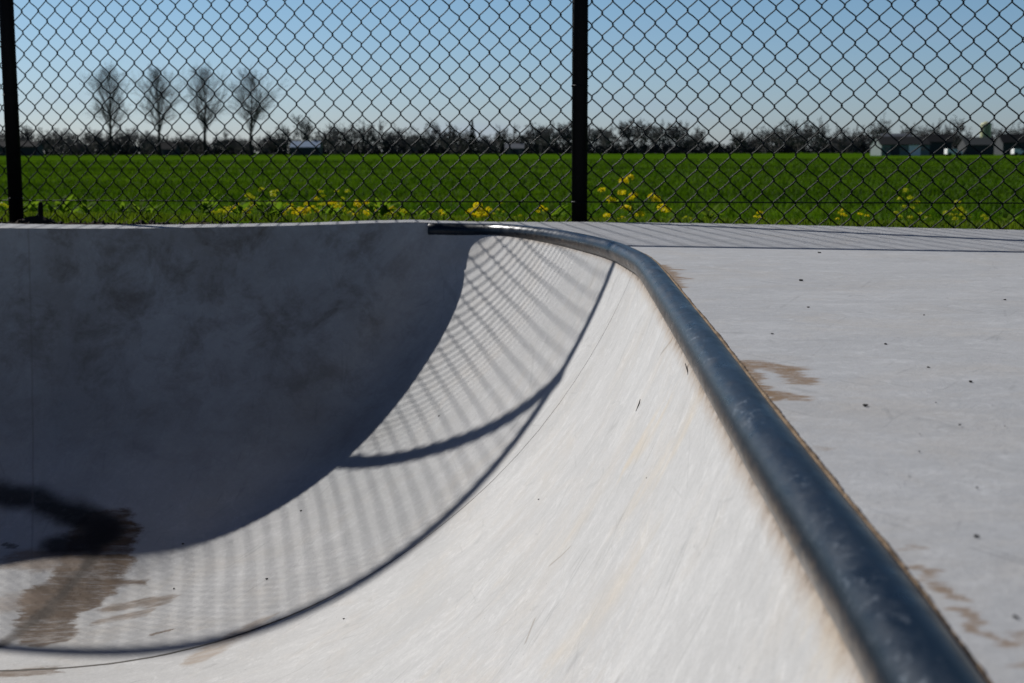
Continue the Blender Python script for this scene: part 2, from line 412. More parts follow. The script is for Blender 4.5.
def bowl_z(X, Y):
    z, s, u = height(X, Y); w = np.clip((s-.22)/.38, 0, 1); w = w*w*(3-2*w)
    return z*(1-w)+blurred(X, Y)*w, s, u
def arc(s_): return RR*(math.asin(min(1., math.sqrt(RR*RR-(RR-DEPTH)**2)/RR))-np.arcsin(np.clip(math.sqrt(RR*RR-(RR-DEPTH)**2)-s_, -.3, RR)/RR))
RS = [0., .004, .010, .02, .035, .055, .08, .11, .145, .185, .23, .28, .33, .38]
NR = len(RS); V = []; F = []; UV = []
for i in range(n):
    for s_ in RS:
        x, y = LQ[i, :2]+LDIR[i]*s_; V.append([x, y, 0.]); UV.append((ss[i], float(arc(s_))))
VA = np.array(V); zz, _, _ = bowl_z(VA[:, 0], VA[:, 1])
for i in range(n):
    rad = ST[i][2]
    for k in range(NR):
        w = min(1, max(0, (RS[k]-.18)/.20)); w = w*w*(3-2*w)
        za = float(profile(np.array(RS[k]), rad, LQ[i, 2])); V[i*NR+k][2] = za*(1-w)+zz[i*NR+k]*w
for i in range(n):
    j = (i+1) % n
    for k in range(NR-1): F.append((i*NR+k, i*NR+k+1, j*NR+k+1, j*NR+k))
ring = [Vector(V[i*NR+NR-1][:2]) for i in range(n)]
inner_pts = []
for step, box in ((.032, (-2.2, .4, 1.2, 5.0)), (.09, (-5.8, .6, -1.7, 5.1))):
    for x in np.arange(box[0], box[1], step):
        for y in np.arange(box[2], box[3], step):
            if step > .05 and -2.22 < x < .4 and y > 1.18: continue
            inner_pts.append((x+random.uniform(-.2, .2)*step, y+random.uniform(-.2, .2)*step))
IP = np.array(inner_pts); d_, _ = near_lip(IP[:, 0], IP[:, 1])
rx_, ry_ = np.array([tuple(q) for q in ring]).T
px, py = rx_, ry_
dr = np.array([1e9]*len(IP))
for c0 in range(0, len(IP), 4000):
    dr[c0:c0+4000] = np.sqrt(((IP[c0:c0+4000, 0:1]-rx_)**2+(IP[c0:c0+4000, 1:2]-ry_)**2).min(1))
IP = IP[inside_np(IP[:, 0], IP[:, 1]) & (dr > .016)]
res = delaunay_2d_cdt(ring+[Vector(q) for q in IP], [], [list(range(n))], 1, 1e-6)
base = len(V); C2 = np.array([tuple(q) for q in res[0]]); z2, s2, u2 = bowl_z(C2[:, 0], C2[:, 1])
for k in range(len(C2)):
    src = [q for q in res[3][k] if q < n]
    if src: V.append(list(V[src[0]*NR+NR-1])); UV.append(UV[src[0]*NR+NR-1])
    else: V.append([C2[k, 0], C2[k, 1], z2[k]]); UV.append((u2[k], float(arc(s2[k]))))
for f in res[2]: F.append([base+i for i in f])
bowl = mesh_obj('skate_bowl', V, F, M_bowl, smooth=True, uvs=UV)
bm = bmesh.new(); bm.from_mesh(bowl.data); bmesh.ops.remove_doubles(bm, verts=bm.verts, dist=1e-4)
bmesh.ops.recalc_face_normals(bm, faces=bm.faces)
up = sum(f.normal.z for f in bm.faces)
if up < 0: bmesh.ops.reverse_faces(bm, faces=bm.faces)
bm.to_mesh(bowl.data); bm.free()
tag(bowl, 'smooth pale concrete skate bowl curving down below the black pipe', 'skate bowl')

# ------------------------------------------------------------------ fence line and deck outline
FO = np.array([0., 5.044]); FD = np.array([.963, -.271]); FD /= np.linalg.norm(FD)
def fpt(s, z, off=0.): return np.array([FO[0]+FD[0]*s+FD[1]*off*-1*-1, FO[1]+FD[1]*s-FD[0]*off*-1*-1, z])  # off>0: towards the camera side
def fz(s): return .0708+.0043*s             # height of the tension wire along the fence

EDGE = [(-7., 5.3), (-3.2, 5.05), (-1.77, 4.985), (-1.42, 4.975), (-1.07, 4.955), (-.73, 4.94), (-.28, 4.90), (.233, 4.885), (.628, 4.775), (.922, 4.62), (1.208, 4.48), (1.547, 4.31), (2.5, 3.93), (7.5, 2.5)]
EDGE = [tuple(q) for q in resample(np.array(EDGE), .06)]
EDGE = [(x, y+.005*math.sin(x*9.)+.004*random.uniform(-1, 1)) for x, y in EDGE]
OUT = EDGE + [(7.5, -5.), (-7., -5.)]
inner = [tuple(q[0][:2]) for q in ST]
pts = [Vector(p) for p in OUT]+[Vector(p) for p in inner]
no, ni = len(OUT), len(inner)
res = delaunay_2d_cdt(pts, [], [list(range(no)), list(range(no, no+ni))], 0, 1e-6)
import itertools
def inside(p, poly):
    c = False; j = len(poly)-1
    for i in range(len(poly)):
        a, b = poly[i], poly[j]
        if (a[1] > p[1]) != (b[1] > p[1]) and p[0] < (b[0]-a[0])*(p[1]-a[1])/(b[1]-a[1])+a[0]: c = not c
        j = i
    return c
DV = []
for p, ids in zip(res[0], res[3]):
    z = zdeck(p.x, p.y)
    DV.append((p.x, p.y, z))
DF = []
for f in res[2]:
    c = sum((res[0][i] for i in f), Vector((0, 0)))/len(f)
    if inside(c, OUT) and not inside(c, inner): DF.append(list(f))
nv = len(DV)
# skirt: the slab's outer edge
for k in range(no): DV.append((OUT[k][0], OUT[k][1], zdeck(*OUT[k])-.002)); DV.append((OUT[k][0], OUT[k][1], -.18))
for k in range(no):
    j = (k+1) % no; DF.append((nv+2*k, nv+2*k+1, nv+2*j+1, nv+2*j))
deck = mesh_obj('concrete_deck', DV, DF, M_deck)
tag(deck, kind='structure')
bm = bmesh.new(); bm.from_mesh(deck.data)
for f in bm.faces:
    if abs(f.normal.z) > .5 and f.normal.z < 0: f.normal_flip()
bm.to_mesh(deck.data); bm.free()

# ------------------------------------------------------------------ coping pipe
M_pipe, t, b = material('worn_black_steel')
pos = t.new('ShaderNodeNewGeometry').outputs['Position']
w1 = t.noise(t.scale(pos, (30., 12., 30.)), 1., 9., .72, .2)
w2 = t.noise(pos, 55., 6., .75, 1.2)
w3 = t.noise(pos, 7., 4., .6)
c = t.mix(t.mapr(w3, .35, .65), (.004, .008, .014), (.007, .014, .023))
w4 = t.noise(t.scale(pos, (110., 60., 110.)), 1., 7., .75, .3)
nv_ = t.new('ShaderNodeNewGeometry').outputs['Normal']
ridge = t.mapr(t.vmath('DOT_PRODUCT', nv_, (-.50, .10, .86), 'v'), .80, .99, 0., 1., True)     # the strip boards grind along
c = t.mix(t.math('MULTIPLY', t.mapr(w1, .42, .66, 0., .5), ridge), c, (.036, .046, .062))
c = t.mix(t.math('MULTIPLY', t.math('MULTIPLY', t.mapr(w4, .54, .64), t.mapr(w3, .40, .62, .15, .9)), ridge), c, (.13, .15, .175))
c = t.mix(t.mapr(w4, .64, .72, 0., .35), c, (.07, .08, .09))
nz = t.new('ShaderNodeSeparateXYZ'); t.l.new(t.new('ShaderNodeNewGeometry').outputs['Normal'], nz.inputs[0])
# dusty grime and rust towards the underside on the bowl side
gr = t.math('MULTIPLY', t.mapr(nz.outputs[2], .42, -.15), t.mapr(w2, .38, .56, .25, .95))
px_ = t.new('ShaderNodeSeparateXYZ'); t.l.new(pos, px_.inputs[0])
gr = t.math('MULTIPLY', gr, t.mapr(px_.outputs[0], -.05, .15))
c = t.mix(gr, c, t.mix(t.mapr(w4, .4, .6), (.045, .033, .025), (.15, .11, .075)))
t.l.new(c, b.inputs['Base Color']); b.inputs['Metallic'].default_value = .0; b.inputs['Specular IOR Level'].default_value = .20
t.l.new(t.mapr(w1, .40, .66, .27, .40), b.inputs['Roughness'])
bp = t.new('ShaderNodeBump'); bp.inputs['Strength'].default_value = .06; bp.inputs['Distance'].default_value = .001
t.l.new(w2, bp.inputs['Height']); t.l.new(bp.outputs[0], b.inputs['Normal'])
PR = .0246
k_end = int(np.argmin(np.hypot(LIP_PIPE[:, 0]+.274, LIP_PIPE[:, 1]-4.743)))
pp = LIP_PIPE[:k_end+1].copy(); pp[:, 2] = -.009-.0035*np.clip((-.02-pp[:, 0])/.1, 0, 1)
ext = np.array([[.145, -1.3, -.009]])
PP = resample(np.vstack([ext, pp]), .025)
Vp, Fp = tube(PP, PR, 40, caps=True)
# the cut end: a small rounded edge, then a flat plug
nP = len(PP); Fp = [f for f in Fp if len(f) == 4]
T = PP[-1]-PP[-2]; T /= np.linalg.norm(T); o0 = (nP-1)*40
for k in range(40):
    v = np.array(Vp[o0+k]); Vp.append(PP[-1]+(v-PP[-1])*.9+T*.002)
for k in range(40):
    k2 = (k+1) % 40; Fp.append((o0+k, o0+k2, o0+40+k2, o0+40+k))
Fp.append(tuple(o0+40+k for k in range(40)))
pipe = mesh_obj('coping_pipe', Vp, Fp, M_pipe, smooth=True)
tag(pipe, 'worn black steel coping pipe bending along the edge of the concrete bowl', 'pipe')

# sand packed in the gap between pipe and deck
M_sand, t, b = material('packed_sand')
pos = t.new('ShaderNodeNewGeometry').outputs['Position']
n1 = t.noise(pos, 180., 4., .7); n2 = t.noise(pos, 22., 4., .6)
c = t.mix(n1, (.20, .135, .08), (.40, .30, .205)); c = t.mix(t.mapr(n2, .4, .65, 0., .75), c, (.10, .075, .055))
t.l.new(c, b.inputs['Base Color']); b.inputs['Roughness'].default_value = .95; b.inputs['Specular IOR Level'].default_value = .1
bp = t.new('ShaderNodeBump'); bp.inputs['Strength'].default_value = .8; bp.inputs['Distance'].default_value = .002
t.l.new(n1, bp.inputs['Height']); t.l.new(bp.outputs[0], b.inputs['Normal'])
P2 = resample(PP[:, :2], .004)
Tn = np.gradient(P2, axis=0); Tn /= np.linalg.norm(Tn, axis=1)[:, None]
No = np.stack([Tn[:, 1], -Tn[:, 0]], 1)           # outward: the deck side
wd = np.zeros(len(P2))
for fr, am in ((1.3, .0035), (4.1, .003), (11., .0022), (37., .0013), (80., .0008)):
    ph = rng.uniform(0, 6.28); wd += am*np.sin(np.arange(len(P2))*.004*fr*6.28/1.+ph)
cn_ = np.array([math.sqrt(max(1e-6, PR**2-(zdeck(a, b_)+.009)**2)) for a, b_ in P2])
wd = cn_+.0040+np.clip(wd*.14, -.001, .002)
keep = (P2[:, 1] > .2) & (P2[:, 1] < 4.0)
V = []; F = []; idx = np.where(keep)[0]
for q, i in enumerate(idx):
    q_ = P2[i]+No[i]*.02; zz = zdeck(q_[0], q_[1])
    for off, z in ((cn_[i]-.004, .0012), (cn_[i]+.0008, .0008), (wd[i]-.0006, .0012), (wd[i], -.001)):
        V.append((*(P2[i]+No[i]*off), zz+z+(random.uniform(-.0004, .0004) if z > 0 else 0)))
for q in range(len(idx)-1):
    for k in range(3): F.append((q*4+k, q*4+k+1, q*4+5+k, q*4+4+k))
tag(mesh_obj('sand', V, F, M_sand, smooth=True), 'brown sand packed along the deck side of the black pipe', 'sand', kind='stuff')

# ------------------------------------------------------------------ chain link fence
M_wire = simple('coated_wire', (.0035, .0065, .009), .5, 0., .2, 60., .12)
M_post = simple('black_post_paint', (.003, .0035, .004), .6, 0., .3, 30., .10)
fence = empty('chain_link_fence', (float(fpt(.2456, 0)[0]), float(fpt(.2456, 0)[1]), 0.), 'black chain link fence on round posts behind the skate bowl and deck', 'fence')
inv = Matrix.Translation(-fence.location)
def under(o):
    o.parent = fence; o.matrix_parent_inverse = inv; return o
H = 1.81; W = .0734; VD = .0809; WR = .0023
S_POST = [.2456+2.262*k for k in range(-3, 4)]
for s in S_POST:
    mb = MB(); mb.tube([fpt(s, -.3), fpt(s, H-.02)], .0275, 20)
    under(mb.build('post', M_post, smooth=False)).data.polygons.foreach_set('use_smooth', [True]*20+[False]*2)
mb = MB(); mb.tube([fpt(S_POST[0]-.03, H), fpt(S_POST[-1]+.03, H)], .0205, 16); under(mb.build('top_rail', M_post))
for off in (0,):
    mb = MB(); a, c_ = fpt(S_POST[0], fz(S_POST[0]), .006), fpt(S_POST[-1], fz(S_POST[-1]), .006)
    mb.tube([a, c_], .0021, 8); under(mb.build('tension_wire', M_wire))
for s in S_POST:
    for zt in (.0716, .47, .90, 1.33):
        mb = MB(); P_ = [fpt(s, zt)+np.array([.0292*math.cos(a), .0292*math.sin(a), .0015*math.sin(a*2+s)]) for a in np.linspace(0, 2*math.pi, 21)]
        mb.tube(P_, .0016, 5); under(mb.build('tie_wire', M_wire))
# caps
for s in S_POST:
    mb = MB(); mb.tube([fpt(s, H-.02), fpt(s, H+.024), fpt(s, H+.036)], [.030, .030, .012], 20); under(mb.build('post_cap', M_post, smooth=True))

def mesh_panel(s0, s1):
    """zigzag wires that hook round each other at the knuckles"""
    k0 = int(math.ceil((s0-.3236)/(W/2)))
    k1 = int(math.floor((s1-.3236)/(W/2)))
    sides = 6
    ang = np.arange(sides)*2*math.pi/sides
    VV = []; FF = []; off = 0
    zref = .7109
    for k in range(k0, k1):
        # wire k runs between the knuckle columns k and k+1
        sA = .3236+k*W/2; sB = sA+W/2; sl = .0043
        j0 = int(math.floor((-.03-zref)/(VD/2)))-1; j1 = int(math.ceil((H-zref)/(VD/2)))
        P = []
        for j in range(j0, j1+1):
            # knuckle of column k sits at rows where (k+j) is even
            col = k if (j+k) % 2 == 0 else k+1
            left = (col == k)
            sc = sA-.0016 if left else sB+.0016
            z = zref+j*VD/2+sl*(sc-.3236)
            # up-going segment "/" (from left to right) in front, "\" behind
            y_in, y_out = (-.0026, .0026) if left else (.0026, -.0026)
            dx = 1 if left else -1
            P += [(sc+dx*.0062, z-.0088, y_in), (sc+dx*.0016, z-.0034, y_in*.8), (sc, z, 0.), (sc+dx*.0016, z+.0034, y_out*.8), (sc+dx*.0062, z+.0088, y_out)]
            # a slightly bowed flank in the middle of the next segment
            P.append((.5*(sA+sB)+dx*.0004, z+VD/4, y_out))
        P = np.array(P)
        jit = rng.normal(0, .0005, (len(P), 2)); P[:, 0] += jit[:, 0]+.0022*np.sin(P[:, 1]*4.3+k*.11); P[:, 1] += jit[:, 1]+.0028*np.sin(k*.083+P[:, 1]*2.)+.0012*math.sin(k*.41); P[:, 2] += .004*np.sin(k*.05+P[:, 1]*3.)
        P = P[(P[:, 1] > -.02+.01*math.sin(k*1.7)) & (P[:, 1] < H-.005)]
        X = np.stack([FO[0]+FD[0]*P[:, 0]+FD[1]*P[:, 2], FO[1]+FD[1]*P[:, 0]-FD[0]*P[:, 2], P[:, 1]], 1)
        T = np.gradient(X, axis=0); T /= np.linalg.norm(T, axis=1)[:, None]
        N = np.cross(T, np.array([-FD[1], FD[0], 0.])); N /= np.linalg.norm(N, axis=1)[:, None]
        B = np.cross(T, N)
        ring = X[:, None, :]+WR*(np.cos(ang)[None, :, None]*N[:, None, :]+np.sin(ang)[None, :, None]*B[:, None, :])
        m = len(X); VV.append(ring.reshape(-1, 3))
        i = np.arange(m-1)[:, None]*sides; q = np.arange(sides)[None, :]; q2 = (q+1) % sides
        FF.append(np.stack([off+i+q, off+i+q2, off+i+sides+q2, off+i+sides+q], -1).reshape(-1, 4)); off += m*sides
    return np.vstack(VV), np.vstack(FF)
for a, c_ in zip(S_POST[:-1], S_POST[1:]):
    V_, F_ = mesh_panel(a, c_)
    o = big_mesh('mesh_panel', V_, F_, M_wire, smooth=True); under(o)

# ------------------------------------------------------------------ ground: one sheet round the slab out to the horizon
def resloop(P, step):
    P = np.array(list(P)+[P[0]]); return resample(P, step)[:-1]
OL = np.vstack([np.array(EDGE), resample(np.array([EDGE[-1], (7.5, -5.), (-7., -5.), EDGE[0]]), .35)[1:-1]])
cen = np.array([-.5, 1.5])
DS = [-.0, .03, .07, .12, .18, .26, .36, .5, .7, .95, 1.3, 1.8, 2.5, 3.4, 4.6, 6.2, 8.5, 12, 17, 24, 34, 50, 75, 110, 160, 240, 360, 540, 800, 1200, 2000, 3500, 6000]
GZ = -.70
def gz(d):
    x = min(1., max(0., (d-.2)/7.)); x = x*x*(3-2*x)
    return -.022+(GZ+.022)*x
# polygon offset direction: mix of edge normal (near) and radial (far)
nrm = np.roll(OL, -1, 0)-np.roll(OL, 1, 0); nrm = np.stack([-nrm[:, 1], nrm[:, 0]], 1); nrm /= np.linalg.norm(nrm, axis=1)[:, None]
radl = OL-cen; radl /= np.linalg.norm(radl, axis=1)[:, None]
if (nrm*radl).sum() < 0: nrm = -nrm
V = []; F = []
m = len(OL)
for d in DS:
    f = min(1., d/2.); dr = nrm*(1-f)+radl*f; dr /= np.linalg.norm(dr, axis=1)[:, None]
    for i in range(m):
        p = OL[i]+dr[i]*d
        amp = .007 if .02 < d < 1 else (.018 if 1 <= d < 8 else (.02 if d < 40 else 0))
        V.append((p[0], p[1], gz(d)+amp*random.uniform(-1, 1)))
for r_ in range(len(DS)-1):
    for i in range(m):
        j = (i+1) % m; F.append((r_*m+i, r_*m+j, (r_+1)*m+j, (r_+1)*m+i))
M_ground, t, b = material('field_ground')
pos = t.new('ShaderNodeNewGeometry').outputs['Position']
sx = t.new('ShaderNodeSeparateXYZ'); t.l.new(pos, sx.inputs[0])
n1 = t.noise(t.scale(pos, (.05, .22, 1.)), 1., 6., .6); n2 = t.noise(pos, .9, 6., .65); n3 = t.noise(pos, 30., 6., .7)
c = t.mix(t.mapr(n1, .35, .65), (.034, .082, .003), (.060, .116, .004))
c = t.mix(t.mapr(n2, .35, .7, 0., .45), c, (.022, .068, .003))
# darker bands where the crop stands thinner
bd = t.noise(t.scale(pos, (.012, .05, 0.)), 1., 3., .5)
c = t.mix(t.mapr(bd, .5, .62, 0., .6), c, (.018, .055, .002))
# soil next to the slab: measured from the fence line
dl = t.vmath('DOT_PRODUCT', t.vmath('SUBTRACT', pos, (0., 5.044, 0.)), (.271, .963, 0.), 'v')
soil = t.mix(n3, (.018, .013, .010), (.085, .062, .047))
edge = t.math('ADD', dl, t.math('MULTIPLY', t.math('SUBTRACT', n2, .5), .5))
c = t.mix(t.mapr(edge, .0, .6, 1., 0., True), c, soil)
t.l.new(c, b.inputs['Base Color']); b.inputs['Roughness'].default_value = 1.; b.inputs['Specular IOR Level'].default_value = 0.
bp = t.new('ShaderNodeBump'); bp.inputs['Strength'].default_value = .8; bp.inputs['Distance'].default_value = .02
t.l.new(n3, bp.inputs['Height']); t.l.new(bp.outputs[0], b.inputs['Normal'])
tag(mesh_obj('ground', V, F, M_ground, smooth=True), kind='structure')

# grass: blades
def dist_out(x, y): return (x-0)*.271+(y-5.044)*.963
def ground_z(x, y):
    return gz(max(0., dist_out(x, y)+.05))
def blades(name, pts, zs, hts, wid, mat, label, per=4, lean=.5):
    n = len(pts)*per
    P = np.repeat(np.asarray(pts), per, 0)+rng.normal(0, 1, (n, 2))*np.repeat(wid, per)[:, None]*2.
    z = np.repeat(zs, per); h = np.repeat(hts, per)*rng.uniform(.5, 1.15, n); w = np.repeat(wid, per)*rng.uniform(.6, 1.2, n)
    a = rng.uniform(0, 2*math.pi, n); l = rng.uniform(.1, lean, n)*h; la = rng.uniform(0, 2*math.pi, n)
    dx, dy = np.cos(a)*w/2, np.sin(a)*w/2; lx, ly = np.cos(la)*l, np.sin(la)*l
    V = np.empty((n, 5, 3))
    V[:, 0] = np.stack([P[:, 0]-dx, P[:, 1]-dy, z-.01], 1); V[:, 1] = np.stack([P[:, 0]+dx, P[:, 1]+dy, z-.01], 1)
    V[:, 2] = np.stack([P[:, 0]+dx*.8+lx*.35, P[:, 1]+dy*.8+ly*.35, z+h*.6], 1); V[:, 3] = np.stack([P[:, 0]-dx*.8+lx*.35, P[:, 1]-dy*.8+ly*.35, z+h*.6], 1)
    V[:, 4] = np.stack([P[:, 0]+lx, P[:, 1]+ly, z+h], 1)
    o = np.arange(n)[:, None]*5
    F = np.concatenate([o+np.array([[0, 1, 2]]), o+np.array([[0, 2, 3]]), o+np.array([[3, 2, 4]])], 0)
    ob = big_mesh(name, V.reshape(-1, 3), F, mat)
    tag(ob, label, 'grass', kind='stuff'); return ob
M_field = leafy('crop_blades', (.040, .098, .002), (.086, .160, .005), .42, .25, .8)
_t = NT(M_field); _p = _t.new('ShaderNodeNewGeometry').outputs['Position']
_b = _t.n['Principled BSDF']; _src = _b.inputs['Base Color'].links[0].from_socket
_k = _t.mapr(_t.noise(_t.scale(_p, (.018, .075, 0.)), 1., 4., .55), .36, .62, .62, 1.12)
_c = _t.vmath('SCALE', _src); _t.l.new(_k, _c.node.inputs['Scale'])
for _l in list(_src.links): _d = _l.to_socket; (_t.l.new(_c, _d) if _l.to_node != _c.node else None)
M_verge = leafy('verge_blades', (.050, .098, .004), (.135, .185, .010), .45, 5., .7)
n = 46000
Y = np.exp(rng.uniform(math.log(11.), math.log(150.), n)); X = rng.uniform(-.47, .47, n)*Y
z = np.array([ground_z(a, c_) for a, c_ in zip(X, Y)])
blades('field_grass', np.stack([X, Y], 1), z, .10+.0012*Y, .010+.0011*Y, M_field, 'bright green young crop covering the flat field beyond the fence', 4, .7)
n = 11000
d = rng.beta(1.0, 1.9, n)*7.+.0; s = rng.uniform(-.45, .45, n)*(6.0+d)
X = s+.271*d; Y = 5.044-.2814*s+.963*d
z = np.array([ground_z(a, c_) for a, c_ in zip(X, Y)])
clump = np.array([math.sin(a*5.1+1.3)*math.sin(c_*6.3)+.6*math.sin(a*13.+c_*3) for a, c_ in zip(X, Y)])
dd = np.array([dist_out(a, c_) for a, c_ in zip(X, Y)])
keep = (clump > -.25) | (dd > .6)
keep &= ~((dd < .35) & (X < -.2) & (rng.uniform(0, 1, n) < .7))
X, Y, z, dd = X[keep], Y[keep], z[keep], dd[keep]
blades('verge_grass', np.stack([X, Y], 1), z, .018+.010*np.clip(dd, 0, 3), .005+.0012*dd, M_verge, 'short grass and weeds on the verge behind the fence', 4, .8)

# clods and crumbs of soil along the slab edge
M_soil = simple('soil_clods', (.035, .026, .020), .95, 0., .6, 40., .1)
V = []; F = []
for k in range(900):
    s = random.uniform(-2.9, 2.6); dd_ = abs(random.gauss(.02, .14))
    x = s+.271*dd_; y = 5.044-.2814*s+.963*dd_-.02
    if s < -.3: y -= random.uniform(0, .28)
    ye = np.interp(x, [e[0] for e in EDGE], [e[1] for e in EDGE])
    if y < ye+.012: y = ye+.012+random.uniform(0, .08)
    r0 = random.choice([.006, .008, .011, .015])*(1.25 if random.random() < .15 else 1)
    zb = -.024
    for q in range(1):
        o = len(V); pv = []
        for (ax, ay, az) in ((1, 0, 0), (-1, 0, 0), (0, 1, 0), (0, -1, 0), (0, 0, 1), (0, 0, -1)):
            rr = r0*random.uniform(.6, 1.3); V.append((x+ax*rr, y+ay*rr, zb+az*rr*.8))
        for f in ((0, 2, 4), (2, 1, 4), (1, 3, 4), (3, 0, 4), (2, 0, 5), (1, 2, 5), (3, 1, 5), (0, 3, 5)): F.append([o+i for i in f])
tag(mesh_obj('soil_clods', V, F, M_soil), 'dark crumbs of soil along the back edge of the concrete', 'soil', kind='stuff')

# ------------------------------------------------------------------ verge plants
M_stem = leafy('plant_stem', (.05, .12, .015), (.09, .17, .02), .25, 20.)
M_leaf = leafy('plant_leaf', (.08, .16, .008), (.17, .26, .016), .6, 9., .9)
M_petal = leafy('yellow_petal', (.80, .62, .006), (.85, .74, .012), .4, 40.)
M_petal2 = leafy('yellow_green_petal', (.42, .46, .015), (.66, .62, .02), .4, 40.)

def ray_at(u, v, Yd):
    """world point seen at photo pixel (u,v) at distance Yd (used once, to survey where things stand)"""
    x = (u-512)/1422; y = (341.5-v)/1422; c, s = math.cos(R(-.15)), math.sin(R(-.15))
    x, y = x*c-y*s, x*s+y*c
    p = math.atan(189.5/1422); d = (x, math.cos(p)+y*math.sin(p), -math.sin(p)+y*math.cos(p)); k = Yd/d[1]
    return np.array([d[0]*k, Yd, .245+d[2]*k])

def quad_leaf(mb, p, dirv, L, w, droop=.3):
    dirv = np.array(dirv, float); dirv /= np.linalg.norm(dirv)
    sd = np.cross(dirv, (0, 0, 1.)); sd /= np.linalg.norm(sd)+1e-9
    rows = []
    for k, (tt, ww) in enumerate(((0, .15), (.3, .9), (.65, 1.), (1., .05))):
        q = p+dirv*L*tt+np.array([0, 0, -droop*L*tt*tt])
        rows += [q-sd*w*ww/2, q+sd*w*ww/2+np.array([0, 0, .1*w])]
    mb.add(rows, [(0, 1, 3, 2), (2, 3, 5, 4), (4, 5, 7, 6)])

def flower_plant(base, heads, label, petal, n_leaf=10, leafL=.05, group=None, head_r=.016):
    rt = empty('flowering_weed', tuple(base), label, 'plant', group)
    st = MB(); lf = MB(); z0 = np.zeros(3)
    top = max(heads, key=lambda q: q[2])-base
    mid = top*.45
    st.tube([z0-np.array([0, 0, .02]), mid*.6+rng.normal(0, .004, 3), mid], [.0030, .0026, .0022], 5)
    for hd in heads:
        e = hd-base
        a = mid*rng.uniform(.45, 1.); k = a*.5+e*.5+np.array([0, 0, -.01])
        st.tube(chaikin([a, k+rng.normal(0, .006, 3), e], 1), .0014, 4)
        if rng.uniform() < .7: quad_leaf(lf, k, (*(rng.normal(0, 1, 2)), .6), leafL*.6, leafL*.16)
    for k in range(n_leaf):
        a = rng.uniform(0, 6.28); quad_leaf(lf, mid*rng.uniform(0, .8), (math.cos(a), math.sin(a), .9), leafL*rng.uniform(.6, 1.3), leafL*.3)
    st.build('stem', M_stem, rt); lf.build('leaves', M_leaf, rt)
    for hd in heads:
        fl = MB(); c0 = hd-base; rr = head_r*rng.uniform(.75, 1.2)
        for k in range(16):
            v = rng.normal(0, 1, 3); v /= np.linalg.norm(v); v[2] = abs(v[2])*.8-.15
            q = c0+v*rr*rng.uniform(.5, 1.); fr = rr*.42
            ax = np.cross(v, rng.normal(0, 1, 3)); ax /= np.linalg.norm(ax)+1e-9; bx = np.cross(v, ax); bx /= np.linalg.norm(bx)+1e-9
            for j in range(4):
                aa = j*math.pi/2+.3; d1 = math.cos(aa)*ax+math.sin(aa)*bx; d2 = -math.sin(aa)*ax+math.cos(aa)*bx
                fl.add([q, q+d1*fr*.6+d2*fr*.35+v*fr*.2, q+d1*fr+v*fr*.25, q+d1*fr*.6-d2*fr*.35+v*fr*.2], [(0, 1, 2, 3)])
        fl.build('flower_head', petal, rt)
    return rt

def plant_px(u, Yd, heads, label, petal=None, **k):
    b_ = ray_at(u, 230, Yd); b_[2] = ground_z(b_[0], b_[1])
    hs = [ray_at(a, c_, Yd+random.uniform(-.05, .05)) for a, c_ in heads]
    return flower_plant(b_, hs, label, petal or M_petal, **k)
plant_px(632, 6.3, [(630, 178), (624, 181), (634, 196), (631, 199), (622, 193), (609, 199), (613, 201), (626, 208), (607, 216), (622, 219), (653, 197), (657, 200), (662, 208), (666, 211), (602, 190), (640, 215)],
         'tall yellow flowering weed just right of the middle fence post', n_leaf=14, head_r=.022)
plant_px(477, 5.9, [(470, 212), (476, 209), (482, 212), (488, 210), (473, 216), (480, 216), (486, 216), (478, 206)], 'low dense cluster of bright yellow flowers behind the pipe end', head_r=.021)
plant_px(442, 5.9, [(441, 212), (444, 215)], 'small yellow flower rising behind the cut end of the black pipe', head_r=.013)
plant_px(501, 6.6, [(500, 203), (498, 210), (504, 212), (494, 214)], 'thin yellow flower between the dense cluster and the middle post', M_petal2, head_r=.011)
plant_px(543, 6.1, [(541, 208), (546, 210), (538, 212)], 'single yellow flower head left of the middle fence post', head_r=.014)
plant_px(517, 6.4, [(515, 218), (520, 216), (526, 218)], 'low pale flower in the grass between two taller yellow ones', M_petal2, head_r=.010)
plant_px(686, 6.4, [(686, 217), (683, 219), (690, 219)], 'low yellow flower at the deck edge right of the tall weed', M_petal2, head_r=.010)
for u, Yd, hs, lb in (
    (906, 7.2, [(906, 191), (910, 198), (900, 199), (916, 203), (905, 207), (912, 208), (896, 213), (920, 214), (899, 217), (928, 217), (910, 218)], 'tall blurred yellow weed behind the right part of the fence'),
    (956, 7.2, [(957, 203), (955, 210), (960, 209), (951, 215), (963, 212), (968, 217), (946, 213), (955, 219)], 'bushy yellow weed near the right edge of the fence view'),
    (984, 7.0, [(983, 216), (986, 219)], 'small yellow weed farthest right behind the fence')):
    plant_px(u, Yd, hs, lb, M_petal2, head_r=.017, leafL=.09, n_leaf=16)
LEFT = [(240, 7.5, 206), (262, 7.9, 190), (286, 7.5, 205), (316, 7.6, 199), (337, 7.8, 191), (357, 7.5, 202), (377, 7.4, 207), (228, 7.1, 210), (300, 7.2, 209), (400, 7.1, 212)]
names = ['leftmost of the yellow weeds between left post and pipe', 'tall slim yellow weed below the third bare poplar', 'yellow weed between the tall slim one and its right neighbours', 'broad yellow weed in the middle of the left flower patch',
         'tallest yellow weed of the left flower patch', 'leaning yellow weed at the right of the left flower patch', 'low yellow weed right of the left flower patch', 'short greenish weed beside the left flower patch', 'low weed in front of the left flower patch', 'short weed near the dark end of the pipe']
